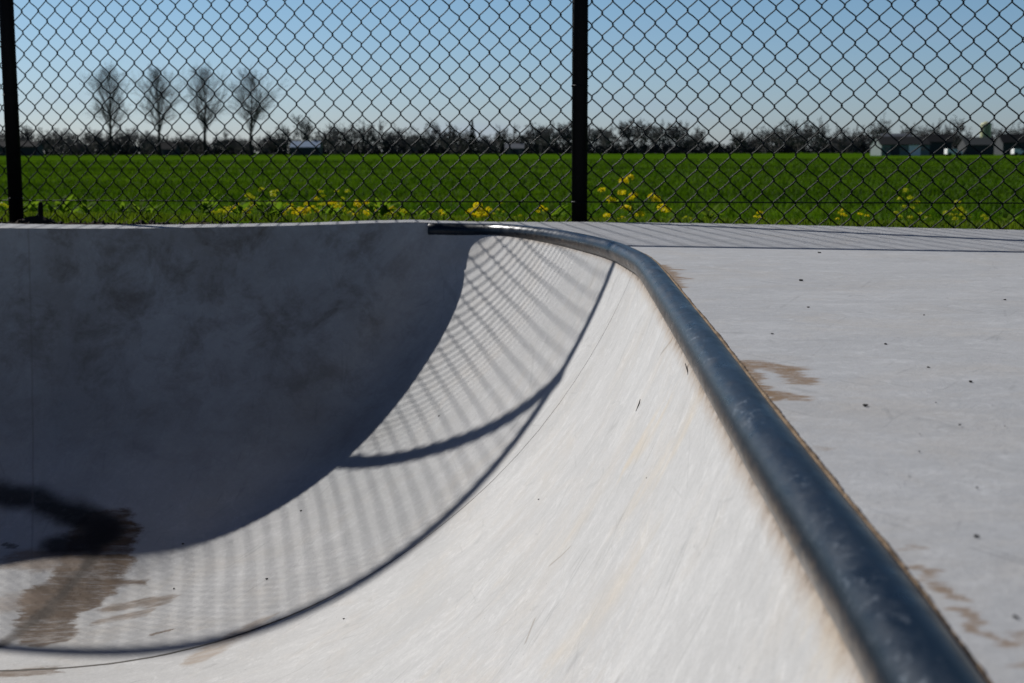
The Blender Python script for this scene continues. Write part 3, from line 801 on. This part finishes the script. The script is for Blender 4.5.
for (u, Yd, v), lb in zip(LEFT, names):
    hs = [(u+random.gauss(0, 11), v+random.uniform(0, 1)**1.1*(218-v)) for _ in range(random.randint(8, 15))]+[(u, v)]
    hs = [(a, min(c_, 219)) for a, c_ in hs]
    plant_px(u, Yd, hs, lb, M_petal if random.random() < .3 else M_petal2, head_r=.019, leafL=.08, n_leaf=18)
for k in range(16):
    u = random.choice([random.uniform(180, 430), random.uniform(210, 400), random.uniform(690, 1010)]); v = random.uniform(203, 216); Yd = random.uniform(6.4, 8.2)
    plant_px(u, Yd, [(u+random.gauss(0, 3), min(219, v+abs(random.gauss(0, 4)))) for _ in range(random.randint(2, 5))], 'small scattered yellow flower in the grass along the foot of the fence', random.choice([M_petal, M_petal2]), head_r=.012, leafL=.05, n_leaf=8, group='small scattered yellow flowers along the fence')
plant_px(4, 7.6, [(3, 205), (7, 212), (2, 215), (9, 208)], 'yellow weed left of the left fence post', M_petal2, head_r=.02, leafL=.09, n_leaf=14)

# leafy weeds on the verge, no flowers
def leafy_weed(u, Yd, size, label, group):
    b_ = ray_at(u, 222, Yd); b_[2] = ground_z(b_[0], b_[1])
    rt = empty('leafy_weed', tuple(b_), label, 'plant', group); mb = MB(); st = MB()
    st.tube([(0, 0, -.02), (0, 0, size*.4)], .002, 4)
    for k in range(18):
        a = rng.uniform(0, 6.28); quad_leaf(mb, np.array([0, 0, size*rng.uniform(0, .4)]), (math.cos(a), math.sin(a), rng.uniform(.4, 1.6)), size*rng.uniform(.6, 1.1), size*.22, .25)
    st.build('stem', M_stem, rt); mb.build('leaves', M_leaf, rt)
for k in range(60):
    leafy_weed(random.uniform(20, 560) if k < 40 else random.uniform(600, 1015), random.uniform(5.9, 7.8), random.uniform(.05, .13), 'low green leafy weed in the grass strip behind the fence', 'leafy weeds in the verge behind the fence')

# short dark stake and the mound at the foot of the left post
M_dark = simple('weathered_dark_wood', (.012, .011, .010), .9, 0., .4, 60., .1)
p = ray_at(41, 218, 5.55)
mb = MB(); mb.tube([(0, 0, -.08), (0, 0, .045), (.002, 0, .062)], [.0105, .0105, .007], 8)
o = mb.build('stake', M_dark); o.location = (p[0], p[1], -.005); tag(o, 'short dark stake standing right of the left fence post', 'stake')
mb = MB(); V = []; F = []
NS = 14
for i in range(6):
    for k in range(NS):
        a = 6.283*k/NS; rr = .062*math.cos(i/5*1.5)*random.uniform(.85, 1.15); V.append((rr*math.cos(a)*1.15, rr*math.sin(a)*.6, .030*math.sin(i/5*1.57)+random.uniform(-.003, .003)))
for i in range(5):
    for k in range(NS): F.append((i*NS+k, i*NS+(k+1) % NS, (i+1)*NS+(k+1) % NS, (i+1)*NS+k))
F.append(tuple(5*NS+k for k in range(NS)))
p = ray_at(36, 219, 5.5); o = mesh_obj('soil_mound', V, F, M_soil); o.location = (p[0], p[1], -.026); tag(o, 'small dark mound of soil at the foot of the left fence post', 'soil')

# ------------------------------------------------------------------ crumbs, twigs
M_crumb = simple('dark_crumb', (.016, .014, .013), .9, 0., .5, 300., .1)
def crumb(loc, r, label, group):
    bm = bmesh.new(); bmesh.ops.create_icosphere(bm, subdivisions=2, radius=1.)
    ph = rng.uniform(0, 6, 3)
    for v in bm.verts:
        k = 1+.28*math.sin(v.co.x*3+ph[0])+.22*math.sin(v.co.y*4+ph[1])+.15*math.sin(v.co.z*5+ph[2]); v.co = Vector((v.co.x*1.15, v.co.y*.95, v.co.z*.55))*k*r
    me = bpy.data.meshes.new('crumb'); bm.to_mesh(me); bm.free(); me.materials.append(M_crumb)
    o = bpy.data.objects.new('crumb', me); COL.objects.link(o); o.location = (loc[0], loc[1], loc[2]+r*.4); o.rotation_euler = (0, 0, random.uniform(0, 6))
    tag(o, label, 'debris', group)
DK = [(.536, 2.624, 4.5), (.725, 3.351, 3.5), (.455, 2.173, 3.), (.342, 1.852, 3.), (.464, 1.749, 3.5), (.461, 1.557, 3.5), (.476, 1.458, 4.5), (.333, 1.321, 5.5), (.393, 1.228, 3.), (.792, 2.273, 3.), (.602, 2.064, 2.5), (.431, 1.223, 2.),
      (.347, 1.19, 2.), (.404, 1.336, 2.), (.294, .876, 5.5), (.265, .723, 6.5), (.335, 1.003, 3.), (.327, 1.122, 2.5), (.296, 1.038, 2.)]
for x, y, px in DK:
    crumb((x, y, zdeck(x, y)), px*.40*y/1422, 'tiny dark crumb lying on the flat grey concrete deck', 'dark crumbs on the deck')
for x, y, z, px in ((-.890, 3.620, -.897, 2.2), (-.625, 3.506, -.833, 2.6), (-.592, 3.883, -.758, 2.4), (-.920, 3.864, -.857, 2.4), (-.208, 3.970, -.504, 2.), (.051, 2.669, -.435, 2.), (-.374, 3.040, -.784, 2.2), (.175, 1.809, -.218, 2.5)):
    crumb((x, y, float(bowl_z(np.array([x]), np.array([y]))[0][0])), px*.5*y/1422, 'tiny dark speck of debris in the sunlit bowl', 'dark specks in the bowl')
def twig(a, b_, r, label):
    a = np.array(a); b_ = np.array(b_)
    for q in (a, b_): q[2] = float(bowl_z(q[:1], q[1:2])[0][0])+.0012; q[0] -= .0012
    m_ = (a+b_)/2; mb = MB()
    mb.tube([z*1. for z in (np.zeros(3), m_-a+np.array([.0015, .0, .002]), b_-a)], [r*.5, r, r*.35], 6)
    o = mb.build('twig', M_crumb, smooth=True); o.location = a+np.array([-.001, 0, .002]); tag(o, label, 'twig')
twig((.238, 1.915, -.103), (.234, 1.84, -.103), .0011, 'thin dark twig on the bowl wall below the bend of the pipe')
twig((.205, 2.22, -.193), (.197, 2.207, -.207), .0011, 'short dark twig lying left of the longer one on the bowl wall')

# ------------------------------------------------------------------ far trees
M_bark = simple('bark', (.030, .028, .027), .95, 0., .3, 2., .1)
M_twig = simple('bare_twigs', (.12, .112, .110), .95, 0., .3, 1., .1)  # raised paler: distance haze put into the twig colour
M_ever = simple('dark_foliage', (.016, .020, .014), .9, 0., .5, .6, .1)
M_bush = simple('hedge_twigs', (.048, .048, .052), .95, 0., .5, .4, .1)  # also lifted, so the hedge carries haze in its base colour

def prisms(segs):
    """segments (p0,p1,r0,r1) -> triangular prisms"""
    A = np.array([s[0] for s in segs]); B = np.array([s[1] for s in segs]); r0 = np.array([s[2] for s in segs]); r1 = np.array([s[3] for s in segs])
    T = B-A; T /= np.linalg.norm(T, axis=1)[:, None]+1e-9
    ref = np.where(np.abs(T[:, 2:3]) < .9, np.array([[0, 0, 1.]]), np.array([[1., 0, 0]]))
    N = np.cross(T, ref); N /= np.linalg.norm(N, axis=1)[:, None]; Bn = np.cross(T, N)
    V = np.empty((len(A), 6, 3))
    for k in range(3):
        a = 2*math.pi*k/3; dv = math.cos(a)*N+math.sin(a)*Bn
        V[:, k] = A+dv*r0[:, None]; V[:, 3+k] = B+dv*r1[:, None]
    o = np.arange(len(A))[:, None]*6
    F = np.concatenate([o+np.array([[k, (k+1) % 3, 3+(k+1) % 3, 3+k]]) for k in range(3)], 0)
    return V.reshape(-1, 3), F

def bare_tree(h, kind, seed):
    rg = np.random.default_rng(seed); trunk = []; seg = []
    def grow(p, d, L, r, lvl, maxl, n, spread, up):
        steps = 3; q = p
        for k in range(steps):
            d = d+rg.normal(0, .13, 3)+np.array([0, 0, up]); d = d/np.linalg.norm(d)
            q2 = q+d*L/steps; ra, rb = r*(1-.3*k/steps), r*(1-.3*(k+1)/steps)
            seg.append((q, q2, ra, rb)); q = q2
            if lvl < maxl:
                for _ in range(n if k else max(1, n-1)):
                    v = rg.normal(0, 1, 3); v -= d*(v@d); v /= np.linalg.norm(v)+1e-9
                    nd = d*math.cos(spread)+v*math.sin(spread)
                    grow(q2-d*L/steps*rg.uniform(0, .9), nd, L*rg.uniform(.42, .68), rb*.55, lvl+1, maxl, n, spread*rg.uniform(.85, 1.15), up)
    if kind == 'poplar':
        lean = rg.normal(0, .012, 2); top = np.array([lean[0]*h, lean[1]*h, h*.96])
        pts = [np.zeros(3)]+[top*f+np.append(rg.normal(0, h*.006, 2), 0) for f in (.18, .36, .52, .66, .8, .92)]
        rad = [h*.023, h*.019, h*.0155, h*.011, h*.007, h*.0045, h*.0015]
        for i in range(6): trunk.append((pts[i], pts[i+1], rad[i], rad[i+1]))
        for k in range(34):
            f = .26+.66*((k+rg.uniform(0, 1))/34)**1.15; i = np.interp(f, (0, .18, .36, .52, .66, .8, .92), range(7)); p = pts[int(i)]*(1-i % 1)+pts[min(6, int(i)+1)]*(i % 1)
            a = k*2.4+rg.uniform(-.4, .4); ang = R(rg.uniform(20, 40)) if f < .7 else R(rg.uniform(10, 30))
            L = h*(.27 if f < .45 else .27*(1.06-f)/.6+.05)*rg.uniform(.75, 1.2)
            grow(p, np.array([math.cos(a)*math.sin(ang), math.sin(a)*math.sin(ang), math.cos(ang)]), L, h*.0058*(1.15-f), 1, 4, 2, .55, .05)
    else:
        fork = {'round': .30, 'umbrella': .42, 'tall': .25, 'low': .15}[kind]
        p0 = np.zeros(3); p1 = np.array([rg.normal(0, .02)*h, 0, h*fork]); trunk.append((p0, p1*.5, h*.028, h*.023)); trunk.append((p1*.5, p1, h*.023, h*.020))
        nl = {'round': 9, 'umbrella': 11, 'tall': 9, 'low': 9}[kind]
        for k in range(nl):
            a = k*2.4; ang = R({'round': rg.uniform(15, 75), 'umbrella': rg.uniform(30, 78), 'tall': rg.uniform(8, 42), 'low': rg.uniform(15, 80)}[kind])
            L = h*{'round': .44, 'umbrella': .40, 'tall': .55, 'low': .52}[kind]*rg.uniform(.8, 1.1)*(1 if ang > .5 else 1.1)
            grow(p1-np.array([0, 0, h*.06*rg.uniform(0, 1)]), np.array([math.cos(a)*math.sin(ang), math.sin(a)*math.sin(ang), math.cos(ang)]), L, h*.011, 1, 4, 2, .78, -.02)
    return trunk, seg
def tree_meshes(h, kind, seed, thick=1., tmin=.022):
    tr, sg = bare_tree(h, kind, seed)
    sg = [(a, b_, max(r0*thick, tmin), max(r1*thick, tmin*.7)) for a, b_, r0, r1 in sg]
    out = []
    for nm, ss_, mt in (('trunk', tr, M_bark), ('crown', sg, M_twig)):
        V_, F_ = prisms(ss_); o = big_mesh(nm, V_, F_, mt); out.append(o)
    zmax = max(max(s[1][2] for s in sg), max(s[1][2] for s in tr))
    wid = max(abs(s[1][0]) for s in sg)
    return out, zmax, wid
def far(u, Yd): return (u-512)/1422*Yd*.991
def clump_mesh(n, sz, zr, seed, mat, name, cone=False):
    rg = np.random.default_rng(seed); V = []; F = []
    lob = [(rg.uniform(-.7, .7), rg.uniform(-.5, .5), rg.uniform(.25, .8), rg.uniform(.25, .5)) for _ in range(9)]
    for k in range(n):
        if cone:
            z = rg.uniform(.05, 1.)**1.2; rr = (1.02-z)*.9*math.sqrt(rg.uniform(0, 1)); a = rg.uniform(0, 6.28); p = np.array([rr*math.cos(a), rr*math.sin(a), z])
        else:
            l = lob[rg.integers(0, 9)]; v = rg.normal(0, 1, 3); v /= np.linalg.norm(v); p = np.array(l[:3])+v*l[3]*rg.uniform(.3, 1.)**.5; p[2] = max(.0, min(1.1, p[2]))
            if rg.uniform() < .35: p[2] *= rg.uniform(0, .7)
        d1 = rg.normal(0, 1, 3); d1 /= np.linalg.norm(d1); d2 = np.cross(d1, rg.normal(0, 1, 3)); d2 /= np.linalg.norm(d2)+1e-9
        s = sz*rg.uniform(.5, 1.3); o = len(V)
        V += [tuple(p-d1*s), tuple(p+d2*s*.5), tuple(p+d1*s), tuple(p-d2*s*.5)]; F.append((o, o+1, o+2, o+3))
    return mesh_obj(name, V, F, mat)

# four tall poplars, each its own mesh
for u, top, seed, lb in ((112, 60, 21, 'leftmost of the four tall bare poplars with a forked trunk'), (161, 64, 22, 'slimmest bare poplar second from the left in the row of four'),
                         (206, 61, 23, 'third bare poplar with an open crown in the row of four'), (252, 64, 24, 'rightmost of the four tall bare poplars beside the low treeline')):
    Yd = 470.; x = far(u, Yd); h = (155-top)*Yd/1422
    rt = empty('poplar_tree', (x, Yd, GZ), lb, 'tree', 'four tall bare poplars in the field')
    ms, zm, wd_ = tree_meshes(h, 'poplar', seed, 1.15, .0165)
    for o in ms: o.parent = rt; o.scale = (1, 1, h/zm)

# tree line: shared meshes, copied
PROT = {}
for kind, seeds in (('round', (31, 32, 33, 34)), ('umbrella', (41, 42, 43)), ('tall', (51, 52, 53)), ('low', (61, 62, 63))):
    for i, sd in enumerate(seeds):
        ms, zm, wd_ = tree_meshes(13., kind, sd, 1.9, .075); PROT[kind, i] = (ms, zm, wd_)
ever = clump_mesh(420, .09, 1, 5, M_ever, 'crown', True); etr = MB().tube([(0, 0, 0), (0, 0, .5)], [.05, .03], 6).build('trunk', M_bark)
PROT['ever', 0] = ([etr, ever], 1., .9)
first = {}
def place_tree(kind, i, u, top, Yd, wpx, label, group=None):
    ms, zm, wd_ = PROT[kind, i]
    h = (154.6-top)*Yd/1422; sz = h/zm; sx_ = wpx*.5*Yd/1422/wd_
    rt = empty('pine_tree' if kind == 'ever' else 'bare_tree', (far(u, Yd), Yd, GZ), label, 'tree', group); rt.rotation_euler = (0, 0, 0)
    used = (kind, i) in first; first[kind, i] = True
    for o in ms:
        c_ = o.copy() if used else o
        if used: COL.objects.link(c_)
        c_.parent = rt; c_.scale = (sx_, sx_, sz)
g1, l1 = 'low bare trees left of and behind the poplars', 'low dark bare tree in the treeline behind the four poplars'
g2, l2 = 'bare trees between the poplars and the middle post', 'dark bare tree in the far treeline between poplars and middle post'
g3, l3 = 'umbrella shaped bare trees by the middle post', 'flat topped bare tree in the row beside the middle fence post'
g4, l4 = 'bare trees between the middle post and the barn', 'dark rounded bare tree in the treeline left of the barn'
g5, l5 = 'bare trees around the barn on the right', 'dark bare tree behind the barn and sheds on the right'
TL = [('low', -30, 129, 34, 1), ('low', -12, 128, 34, 1), ('low', 6, 129, 34, 1), ('round', 24, 126, 32, 1), ('low', 42, 129, 36, 1), ('low', 60, 128, 34, 1), ('low', 78, 131, 34, 1), ('round', 94, 128, 30, 1), ('low', 120, 126, 36, 1), ('low', 141, 131, 34, 1),
      ('low', 160, 133, 32, 1), ('low', 180, 134, 34, 1), ('low', 197, 138, 30, 1), ('round', 231, 131, 24, 1), ('low', 250, 137, 30, 1), ('low', 268, 134, 30, 1), ('round', 284, 126, 24, 2),
      ('round', 327, 126, 26, 2), ('low', 346, 124, 32, 2), ('round', 365, 121, 32, 2), ('round', 384, 122, 28, 2), ('low', 402, 126, 30, 2), ('low', 416, 132, 26, 2), ('round', 433, 123, 26, 2), ('round', 449, 125, 24, 2), ('low', 463, 131, 26, 2),
      ('low', 488, 133, 26, 2), ('round', 502, 128, 24, 2), ('round', 519, 127, 24, 2), ('umbrella', 536, 125, 24, 3), ('umbrella', 551, 123, 26, 3), ('umbrella', 567, 124, 24, 3), ('umbrella', 594, 127, 24, 3), ('umbrella', 610, 127, 22, 3),
      ('umbrella', 630, 123, 24, 3), ('umbrella', 645, 122, 24, 3), ('umbrella', 660, 123, 24, 3), ('umbrella', 675, 125, 22, 3), ('low', 757, 130, 30, 4), ('low', 771, 130, 28, 4), ('round', 790, 121, 32, 4), ('round', 804, 123, 28, 4),
      ('low', 842, 127, 30, 4), ('low', 858, 129, 28, 4), ('round', 906, 127, 24, 5), ('low', 924, 126, 30, 5), ('round', 941, 123, 26, 5), ('round', 958, 120, 26, 5), ('low', 998, 128, 30, 5), ('low', 1014, 126, 34, 5), ('low', 1036, 127, 34, 5), ('low', 1056, 128, 34, 5)]
GL = {1: (l1, g1), 2: (l2, g2), 3: (l3, g3), 4: (l4, g4), 5: (l5, g5)}
cnt = {}
for kind, u, top, w_, g_ in TL:
    i = cnt.get(kind, 0); cnt[kind] = i+1
    nv_ = len([k for k in PROT if k[0] == kind])
    place_tree(kind, i % nv_, u+random.uniform(-2, 2), top-3.5+random.uniform(-1, 1), random.uniform(560, 640), w_*random.uniform(1.1, 1.5), GL[g_][0], GL[g_][1])
place_tree('tall', 0, 305, 113, 540, 30, 'tall wide bare tree right of the four poplars, above the sky tinted roof')
place_tree('tall', 1, 881, 111, 420, 30, 'tallest bare tree at the left end of the barn')
place_tree('tall', 2, 820, 117, 560, 26, 'pale thin bare tree standing above the treeline left of the barn')
place_tree('round', 0, 696, 126, 560, 30, 'round headed bare tree standing free in the treeline gap, larger one')
place_tree('round', 1, 737, 128, 560, 28, 'small round headed bare tree right of the treeline gap')
place_tree('ever', 0, 473, 121, 560, 16, 'narrow dark evergreen standing in the middle of the far treeline')

# dark bushes along the field edge
BP = [clump_mesh(330, .12, 1, 70+k, M_bush, 'dark_bush') for k in range(4)]
for o in BP: o.hide_render = False
i = 0
for row, (Yd, hh) in enumerate(((640., 15.5), (700., 16.5))):
    u = -45.+row*9
    while u < 1075:
        o = BP[i % 4] if i < 4 else BP[i % 4].copy()
        if i >= 4: COL.objects.link(o)
        dip = 1.
        if 580 < u < 760: dip = .80
        hpx = hh*dip*random.uniform(.8, 1.2); wpx = random.uniform(22, 34)
        o.name = 'dark_bush'; o.location = (far(u, Yd), Yd+random.uniform(-15, 15), GZ-.2); o.scale = (wpx*.5*Yd/1422, 5., hpx*Yd/1422)
        tag(o, 'low dark bush in the hedge along the far edge of the field', 'bush', 'dark bushes along the far field edge'); u += random.uniform(11, 19); i += 1

# ------------------------------------------------------------------ farm buildings
M_barn = simple('pale_barn_wall', (.13, .165, .155), .7, 0., .12, .5)
M_barn2 = simple('grey_barn_wall', (.055, .06, .062), .9, 0., .15, .5, .05)
M_roofd = simple('dark_roof', (.016, .017, .019), .9, 0., .3, .6, .05)
M_roofl = simple('light_sheet_roof', (.09, .097, .106), .5, .0, .12, .4)
M_door = simple('dark_door', (.02, .022, .025), .7)
M_silo = simple('silo_panel', (.42, .42, .23), .6, 0., .2, .5)
M_white = simple('white_paint', (.75, .75, .74), .5, 0., .05, 1.)
M_glass = simple('dark_window', (.02, .025, .03), .15, 0., .1, 1.)
M_tyre = simple('tyre_rubber', (.012, .012, .012), .8)
def gable(name, rt, w, d, hw, hr, mat, x0=0., y0=0., rname='roof', rmat=None, ov=.25):
    """walls with gable ends along x (ridge runs along x) + roof sheets"""
    mb = MB(); X, Y = w/2, d/2
    V = [(x0-X, y0-Y, 0), (x0+X, y0-Y, 0), (x0+X, y0+Y, 0), (x0-X, y0+Y, 0), (x0-X, y0-Y, hw), (x0+X, y0-Y, hw), (x0+X, y0+Y, hw), (x0-X, y0+Y, hw), (x0-X, y0, hr), (x0+X, y0, hr)]
    mb.add(V, [(0, 1, 5, 4), (1, 2, 6, 9, 5), (2, 3, 7, 6), (3, 0, 4, 8, 7)]); o1 = mb.build('wall', mat, rt)
    mb = MB(); dz = .12; sl = (hr-hw)/Y
    for sg in (-1, 1):
        a = [(x0-X-ov, y0+sg*(Y+ov), hw-sl*ov+.03), (x0+X+ov, y0+sg*(Y+ov), hw-sl*ov+.03), (x0+X+ov, y0, hr+.03), (x0-X-ov, y0, hr+.03)]
        mb.add(a+[(p_[0], p_[1], p_[2]+dz) for p_ in a], [(0, 1, 2, 3), (4, 5, 6, 7), (0, 1, 5, 4), (1, 2, 6, 5), (3, 0, 4, 7)])
    o2 = mb.build(rname, rmat, rt); return o1, o2
Yb = 300.; k_ = Yb/1422
b_ = empty('barn', (far(900, Yb), Yb, GZ), 'long pale farm barn with dark roof in the treeline on the right', 'barn')
gable('b', b_, 47*k_, 9., 10.5*k_, 18*k_, M_barn, 0., 0., 'roof', M_roofd)
gable('b', b_, 28*k_, 8., 13*k_, 21.5*k_, M_barn2, 9*k_, 11., 'rear_roof', M_roofl)
mb = MB(); mb.box((-10*k_, -4.53, 1.0), (1.9, .05, 2.0)); mb.build('door', M_door, b_)
mb = MB(); mb.box((9*k_, -4.53, 1.1), (2.4, .05, 2.2)); d_ = mb.build('door', M_white, b_)
for q in (-18, -2, 17):
    mb = MB(); mb.box((q*k_, -4.53, 1.35), (.9, .05, .6)); mb.build('window', M_glass, b_)
def shed(u, wpx, hw, hr, Yd, label, wall, roof, dpt=6.):
    k = Yd/1422; s = empty('shed', (far(u, Yd), Yd, GZ), label, 'shed'); gable('s', s, wpx*k, dpt, hw*k, hr*k, wall, 0, 0, 'roof', roof)
    mb = MB(); mb.box((wpx*k*.2, -dpt/2-.03, hw*k*.35), (wpx*k*.22, .05, hw*k*.7)); mb.build('door', M_door, s)
shed(937, 22, 13, 20, 310., 'dark shed next to the right end of the pale barn', M_door, M_roofd)
shed(976, 27, 10, 17, 310., 'dark shed with greyer roof in front of the silo', M_door, M_barn2)
shed(1012, 26, 12, 20, 330., 'dark farm shed right of the silo at the edge of the view', M_door, M_roofd)
shed(20, 40, 9, 14, 520., 'low dark farm shed left of the poplars', M_door, M_roofd, 9.)
# silo
Ys = 318.; ks = Ys/1422
s_ = empty('silo', (far(985.5, Ys), Ys, GZ), 'pale olive silo tower rising above the sheds on the right', 'silo')
mb = MB(); mb.tube([(0, 0, 0), (0, 0, 30*ks)], 5.2*ks, 24); mb.build('tank', M_silo, s_)
mb = MB(); mb.tube([(0, 0, 30*ks), (0, 0, 31.5*ks), (0, 0, 33*ks)], [5.4*ks, 4*ks, .4*ks], 24); mb.build('dome', M_silo, s_)
mb = MB()
for sx_ in (-.25, .25): mb.tube([(sx_, -5.2*ks-.12, .3), (sx_, -5.2*ks-.12, 30*ks)], .035, 6)
for z_ in np.arange(.6, 30*ks, .4): mb.tube([(-.25, -5.2*ks-.12, z_), (.25, -5.2*ks-.12, z_)], .02, 5)
mb.build('ladder', M_door, s_)
# white vans
def van(u, Yd, L, label):
    v = empty('white_van', (far(u, Yd), Yd, GZ), label, 'van')
    mb = MB(); prof = [(-L/2, .35), (L/2, .35), (L/2, .8), (L/2-.25*L, .9), (L/2-.36*L, 1.25), (-L/2+.05, 1.3), (-L/2, 1.2)]
    n_ = len(prof); V = [(x, y, z) for y in (-.9, .9) for x, z in prof]
    mb.add(V, [tuple(range(n_))[::-1], tuple(range(n_, 2*n_))]+[(i, (i+1) % n_, n_+(i+1) % n_, n_+i) for i in range(n_)]); mb.build('body', M_white, v)
    mb = MB(); mb.add([(L*.06, -.905, .92), (L*.22, -.905, .92), (L*.15, -.905, 1.15), (L*.02, -.905, 1.15)], [(0, 1, 2, 3)]); mb.build('window', M_glass, v)
    for x in (-L*.32, L*.32):
        for y in (-.82, .82):
            mb = MB(); mb.tube([(x, y-.1, .34), (x, y+.1, .34)], .34, 16); mb.build('wheel', M_tyre, v)
van(954, 262., 2.8, 'small white van parked in front of the dark sheds')
van(1019, 265., 2.2, 'white van at the right edge in front of the farm')
# houses in the tree line
def house(u, wpx, hw, hr, Yd, label, wall, roof):
    k = Yd/1422; h_ = empty('farm_house', (far(u, Yd), Yd, GZ), label, 'house'); gable('h', h_, wpx*k, 8., hw*k, hr*k, wall, 0, 0, 'roof', roof)
    for q in (-.3, .3):
        mb = MB(); mb.box((q*wpx*k, -4.03, hw*k*.5), (1.1, .05, 1.2)); mb.build('window', M_glass, h_)
    mb = MB(); mb.box((0, -4.03, 1.), (1., .05, 2.)); mb.build('door', M_door, h_)
    mb = MB(); mb.box((wpx*k*.3, .4, hr*k+.3), (.6, .6, 1.)); mb.build('chimney', M_door, h_)
M_broof = simple('sky_tinted_roof', (.15, .22, .33), .5, .0, .1, .4)  # blue of the sky reflected off the roof, put into its base colour
house(307, 28, 8, 13.5, 480., 'low house with roof tinted by reflected blue sky right of the poplars', M_door, M_broof)
house(515, 18, 6, 10.5, 520., 'pale grey house low in the treeline left of the middle post', M_barn2, M_roofl)
house(170, 16, 6, 12, 540., 'small dark house behind the second poplar', M_barn2, M_roofd)

# ------------------------------------------------------------------ sky, sun
SUN_H = np.array([-.6898, .7240]); EL = R(35.54)
w = bpy.data.worlds.new('World'); S.world = w; w.use_nodes = True
nt = w.node_tree; bg = nt.nodes['Background']
sk = nt.nodes.new('ShaderNodeTexSky'); sk.sky_type = 'NISHITA'; sk.sun_disc = False
sk.sun_elevation = EL; sk.sun_rotation = math.atan2(SUN_H[0], SUN_H[1]); sk.air_density = 1.0; sk.dust_density = .3; sk.ozone_density = 2.5; sk.altitude = 0
# thin wisps of cloud by direction
tc = nt.nodes.new('ShaderNodeTexCoord'); mp = nt.nodes.new('ShaderNodeVectorMath'); mp.operation = 'MULTIPLY'; mp.inputs[1].default_value = (5., 5., 26.)
nt.links.new(tc.outputs['Generated'], mp.inputs[0])
cn = nt.nodes.new('ShaderNodeTexNoise'); cn.inputs['Scale'].default_value = 1.; cn.inputs['Detail'].default_value = 6.; nt.links.new(mp.outputs[0], cn.inputs['Vector'])
mr = nt.nodes.new('ShaderNodeMapRange'); mr.inputs[1].default_value = .56; mr.inputs[2].default_value = .80; mr.inputs[3].default_value = 0.; mr.inputs[4].default_value = .35
nt.links.new(cn.outputs['Fac'], mr.inputs[0])
mx = nt.nodes.new('ShaderNodeMix'); mx.data_type = 'RGBA'; mx.inputs[7].default_value = (6.0, 6.3, 6.8, 1.)
nt.links.new(mr.outputs[0], mx.inputs[0]); nt.links.new(sk.outputs[0], mx.inputs[6]); 
# deeper blue overhead than the plain model gives, cool near the horizon
sxyz = nt.nodes.new('ShaderNodeSeparateXYZ'); nt.links.new(tc.outputs['Generated'], sxyz.inputs[0])
el_ = nt.nodes.new('ShaderNodeMapRange'); el_.interpolation_type = 'SMOOTHSTEP'; nt.links.new(sxyz.outputs[2], el_.inputs[0])
el_.inputs[1].default_value = .08; el_.inputs[2].default_value = .42; el_.inputs[3].default_value = 0.; el_.inputs[4].default_value = 1.
tn = nt.nodes.new('ShaderNodeMix'); tn.data_type = 'RGBA'; tn.blend_type = 'MULTIPLY'; tn.inputs[0].default_value = 1.; tn.inputs[7].default_value = (.62, .765, 1.05, 1.)
nt.links.new(mx.outputs[2], tn.inputs[6])
hz = nt.nodes.new('ShaderNodeMapRange'); nt.links.new(sxyz.outputs[2], hz.inputs[0]); hz.inputs[1].default_value = 0.; hz.inputs[2].default_value = .10
hm = nt.nodes.new('ShaderNodeMix'); hm.data_type = 'RGBA'; nt.links.new(hz.outputs[0], hm.inputs[0]); hm.inputs[6].default_value = (.68, .83, 1.24, 1.); hm.inputs[7].default_value = (.66, .85, 1.08, 1.)
nt.links.new(hm.outputs[2], tn.inputs[7])
ez = nt.nodes.new('ShaderNodeMix'); ez.data_type = 'VECTOR'; ez.inputs[4].default_value = (1., 1., 1.); ez.inputs[5].default_value = (.052, .18, .315); nt.links.new(el_.outputs[0], ez.inputs[0])
t2 = nt.nodes.new('ShaderNodeVectorMath'); t2.operation = 'MULTIPLY'; nt.links.new(tn.outputs[2], t2.inputs[0]); nt.links.new(ez.outputs[1], t2.inputs[1])
nt.links.new(t2.outputs[0], bg.inputs['Color'])
bg.inputs['Strength'].default_value = .07
sl = bpy.data.lights.new('sun', 'SUN'); sl.energy = 5.3; sl.angle = R(.52); sl.color = (1., .972, .93)
so = bpy.data.objects.new('sun', sl); COL.objects.link(so)
to_sun = Vector((SUN_H[0]*math.cos(EL), SUN_H[1]*math.cos(EL), math.sin(EL)))
so.rotation_euler = to_sun.to_track_quat('Z', 'Y').to_euler(); so.location = (-3, 5, 6)

# ------------------------------------------------------------------ camera
cam = bpy.data.cameras.new('camera'); co = bpy.data.objects.new('camera', cam); COL.objects.link(co)
cam.sensor_width = 36.; cam.lens = 50.; cam.clip_start = .02; cam.clip_end = 20000.
pt = math.atan(189.5/1422); rl = R(-.15); c, s = math.cos(rl), math.sin(rl)
rx = Vector((c, s*math.sin(pt), s*math.cos(pt))); ry = Vector((-s, c*math.sin(pt), c*math.cos(pt))); rz = -Vector((0, math.cos(pt), -math.sin(pt)))
co.matrix_world = Matrix(((rx.x, ry.x, rz.x, 0.), (rx.y, ry.y, rz.y, 0.), (rx.z, ry.z, rz.z, .245), (0, 0, 0, 1)))
cam.dof.use_dof = True; cam.dof.focus_distance = 2.4; cam.dof.aperture_fstop = 12.
S.camera = co
S.view_settings.view_transform = 'Standard'; S.view_settings.look = 'None'; S.view_settings.exposure = 0
S.cycles.max_bounces = 6; S.cycles.diffuse_bounces = 2
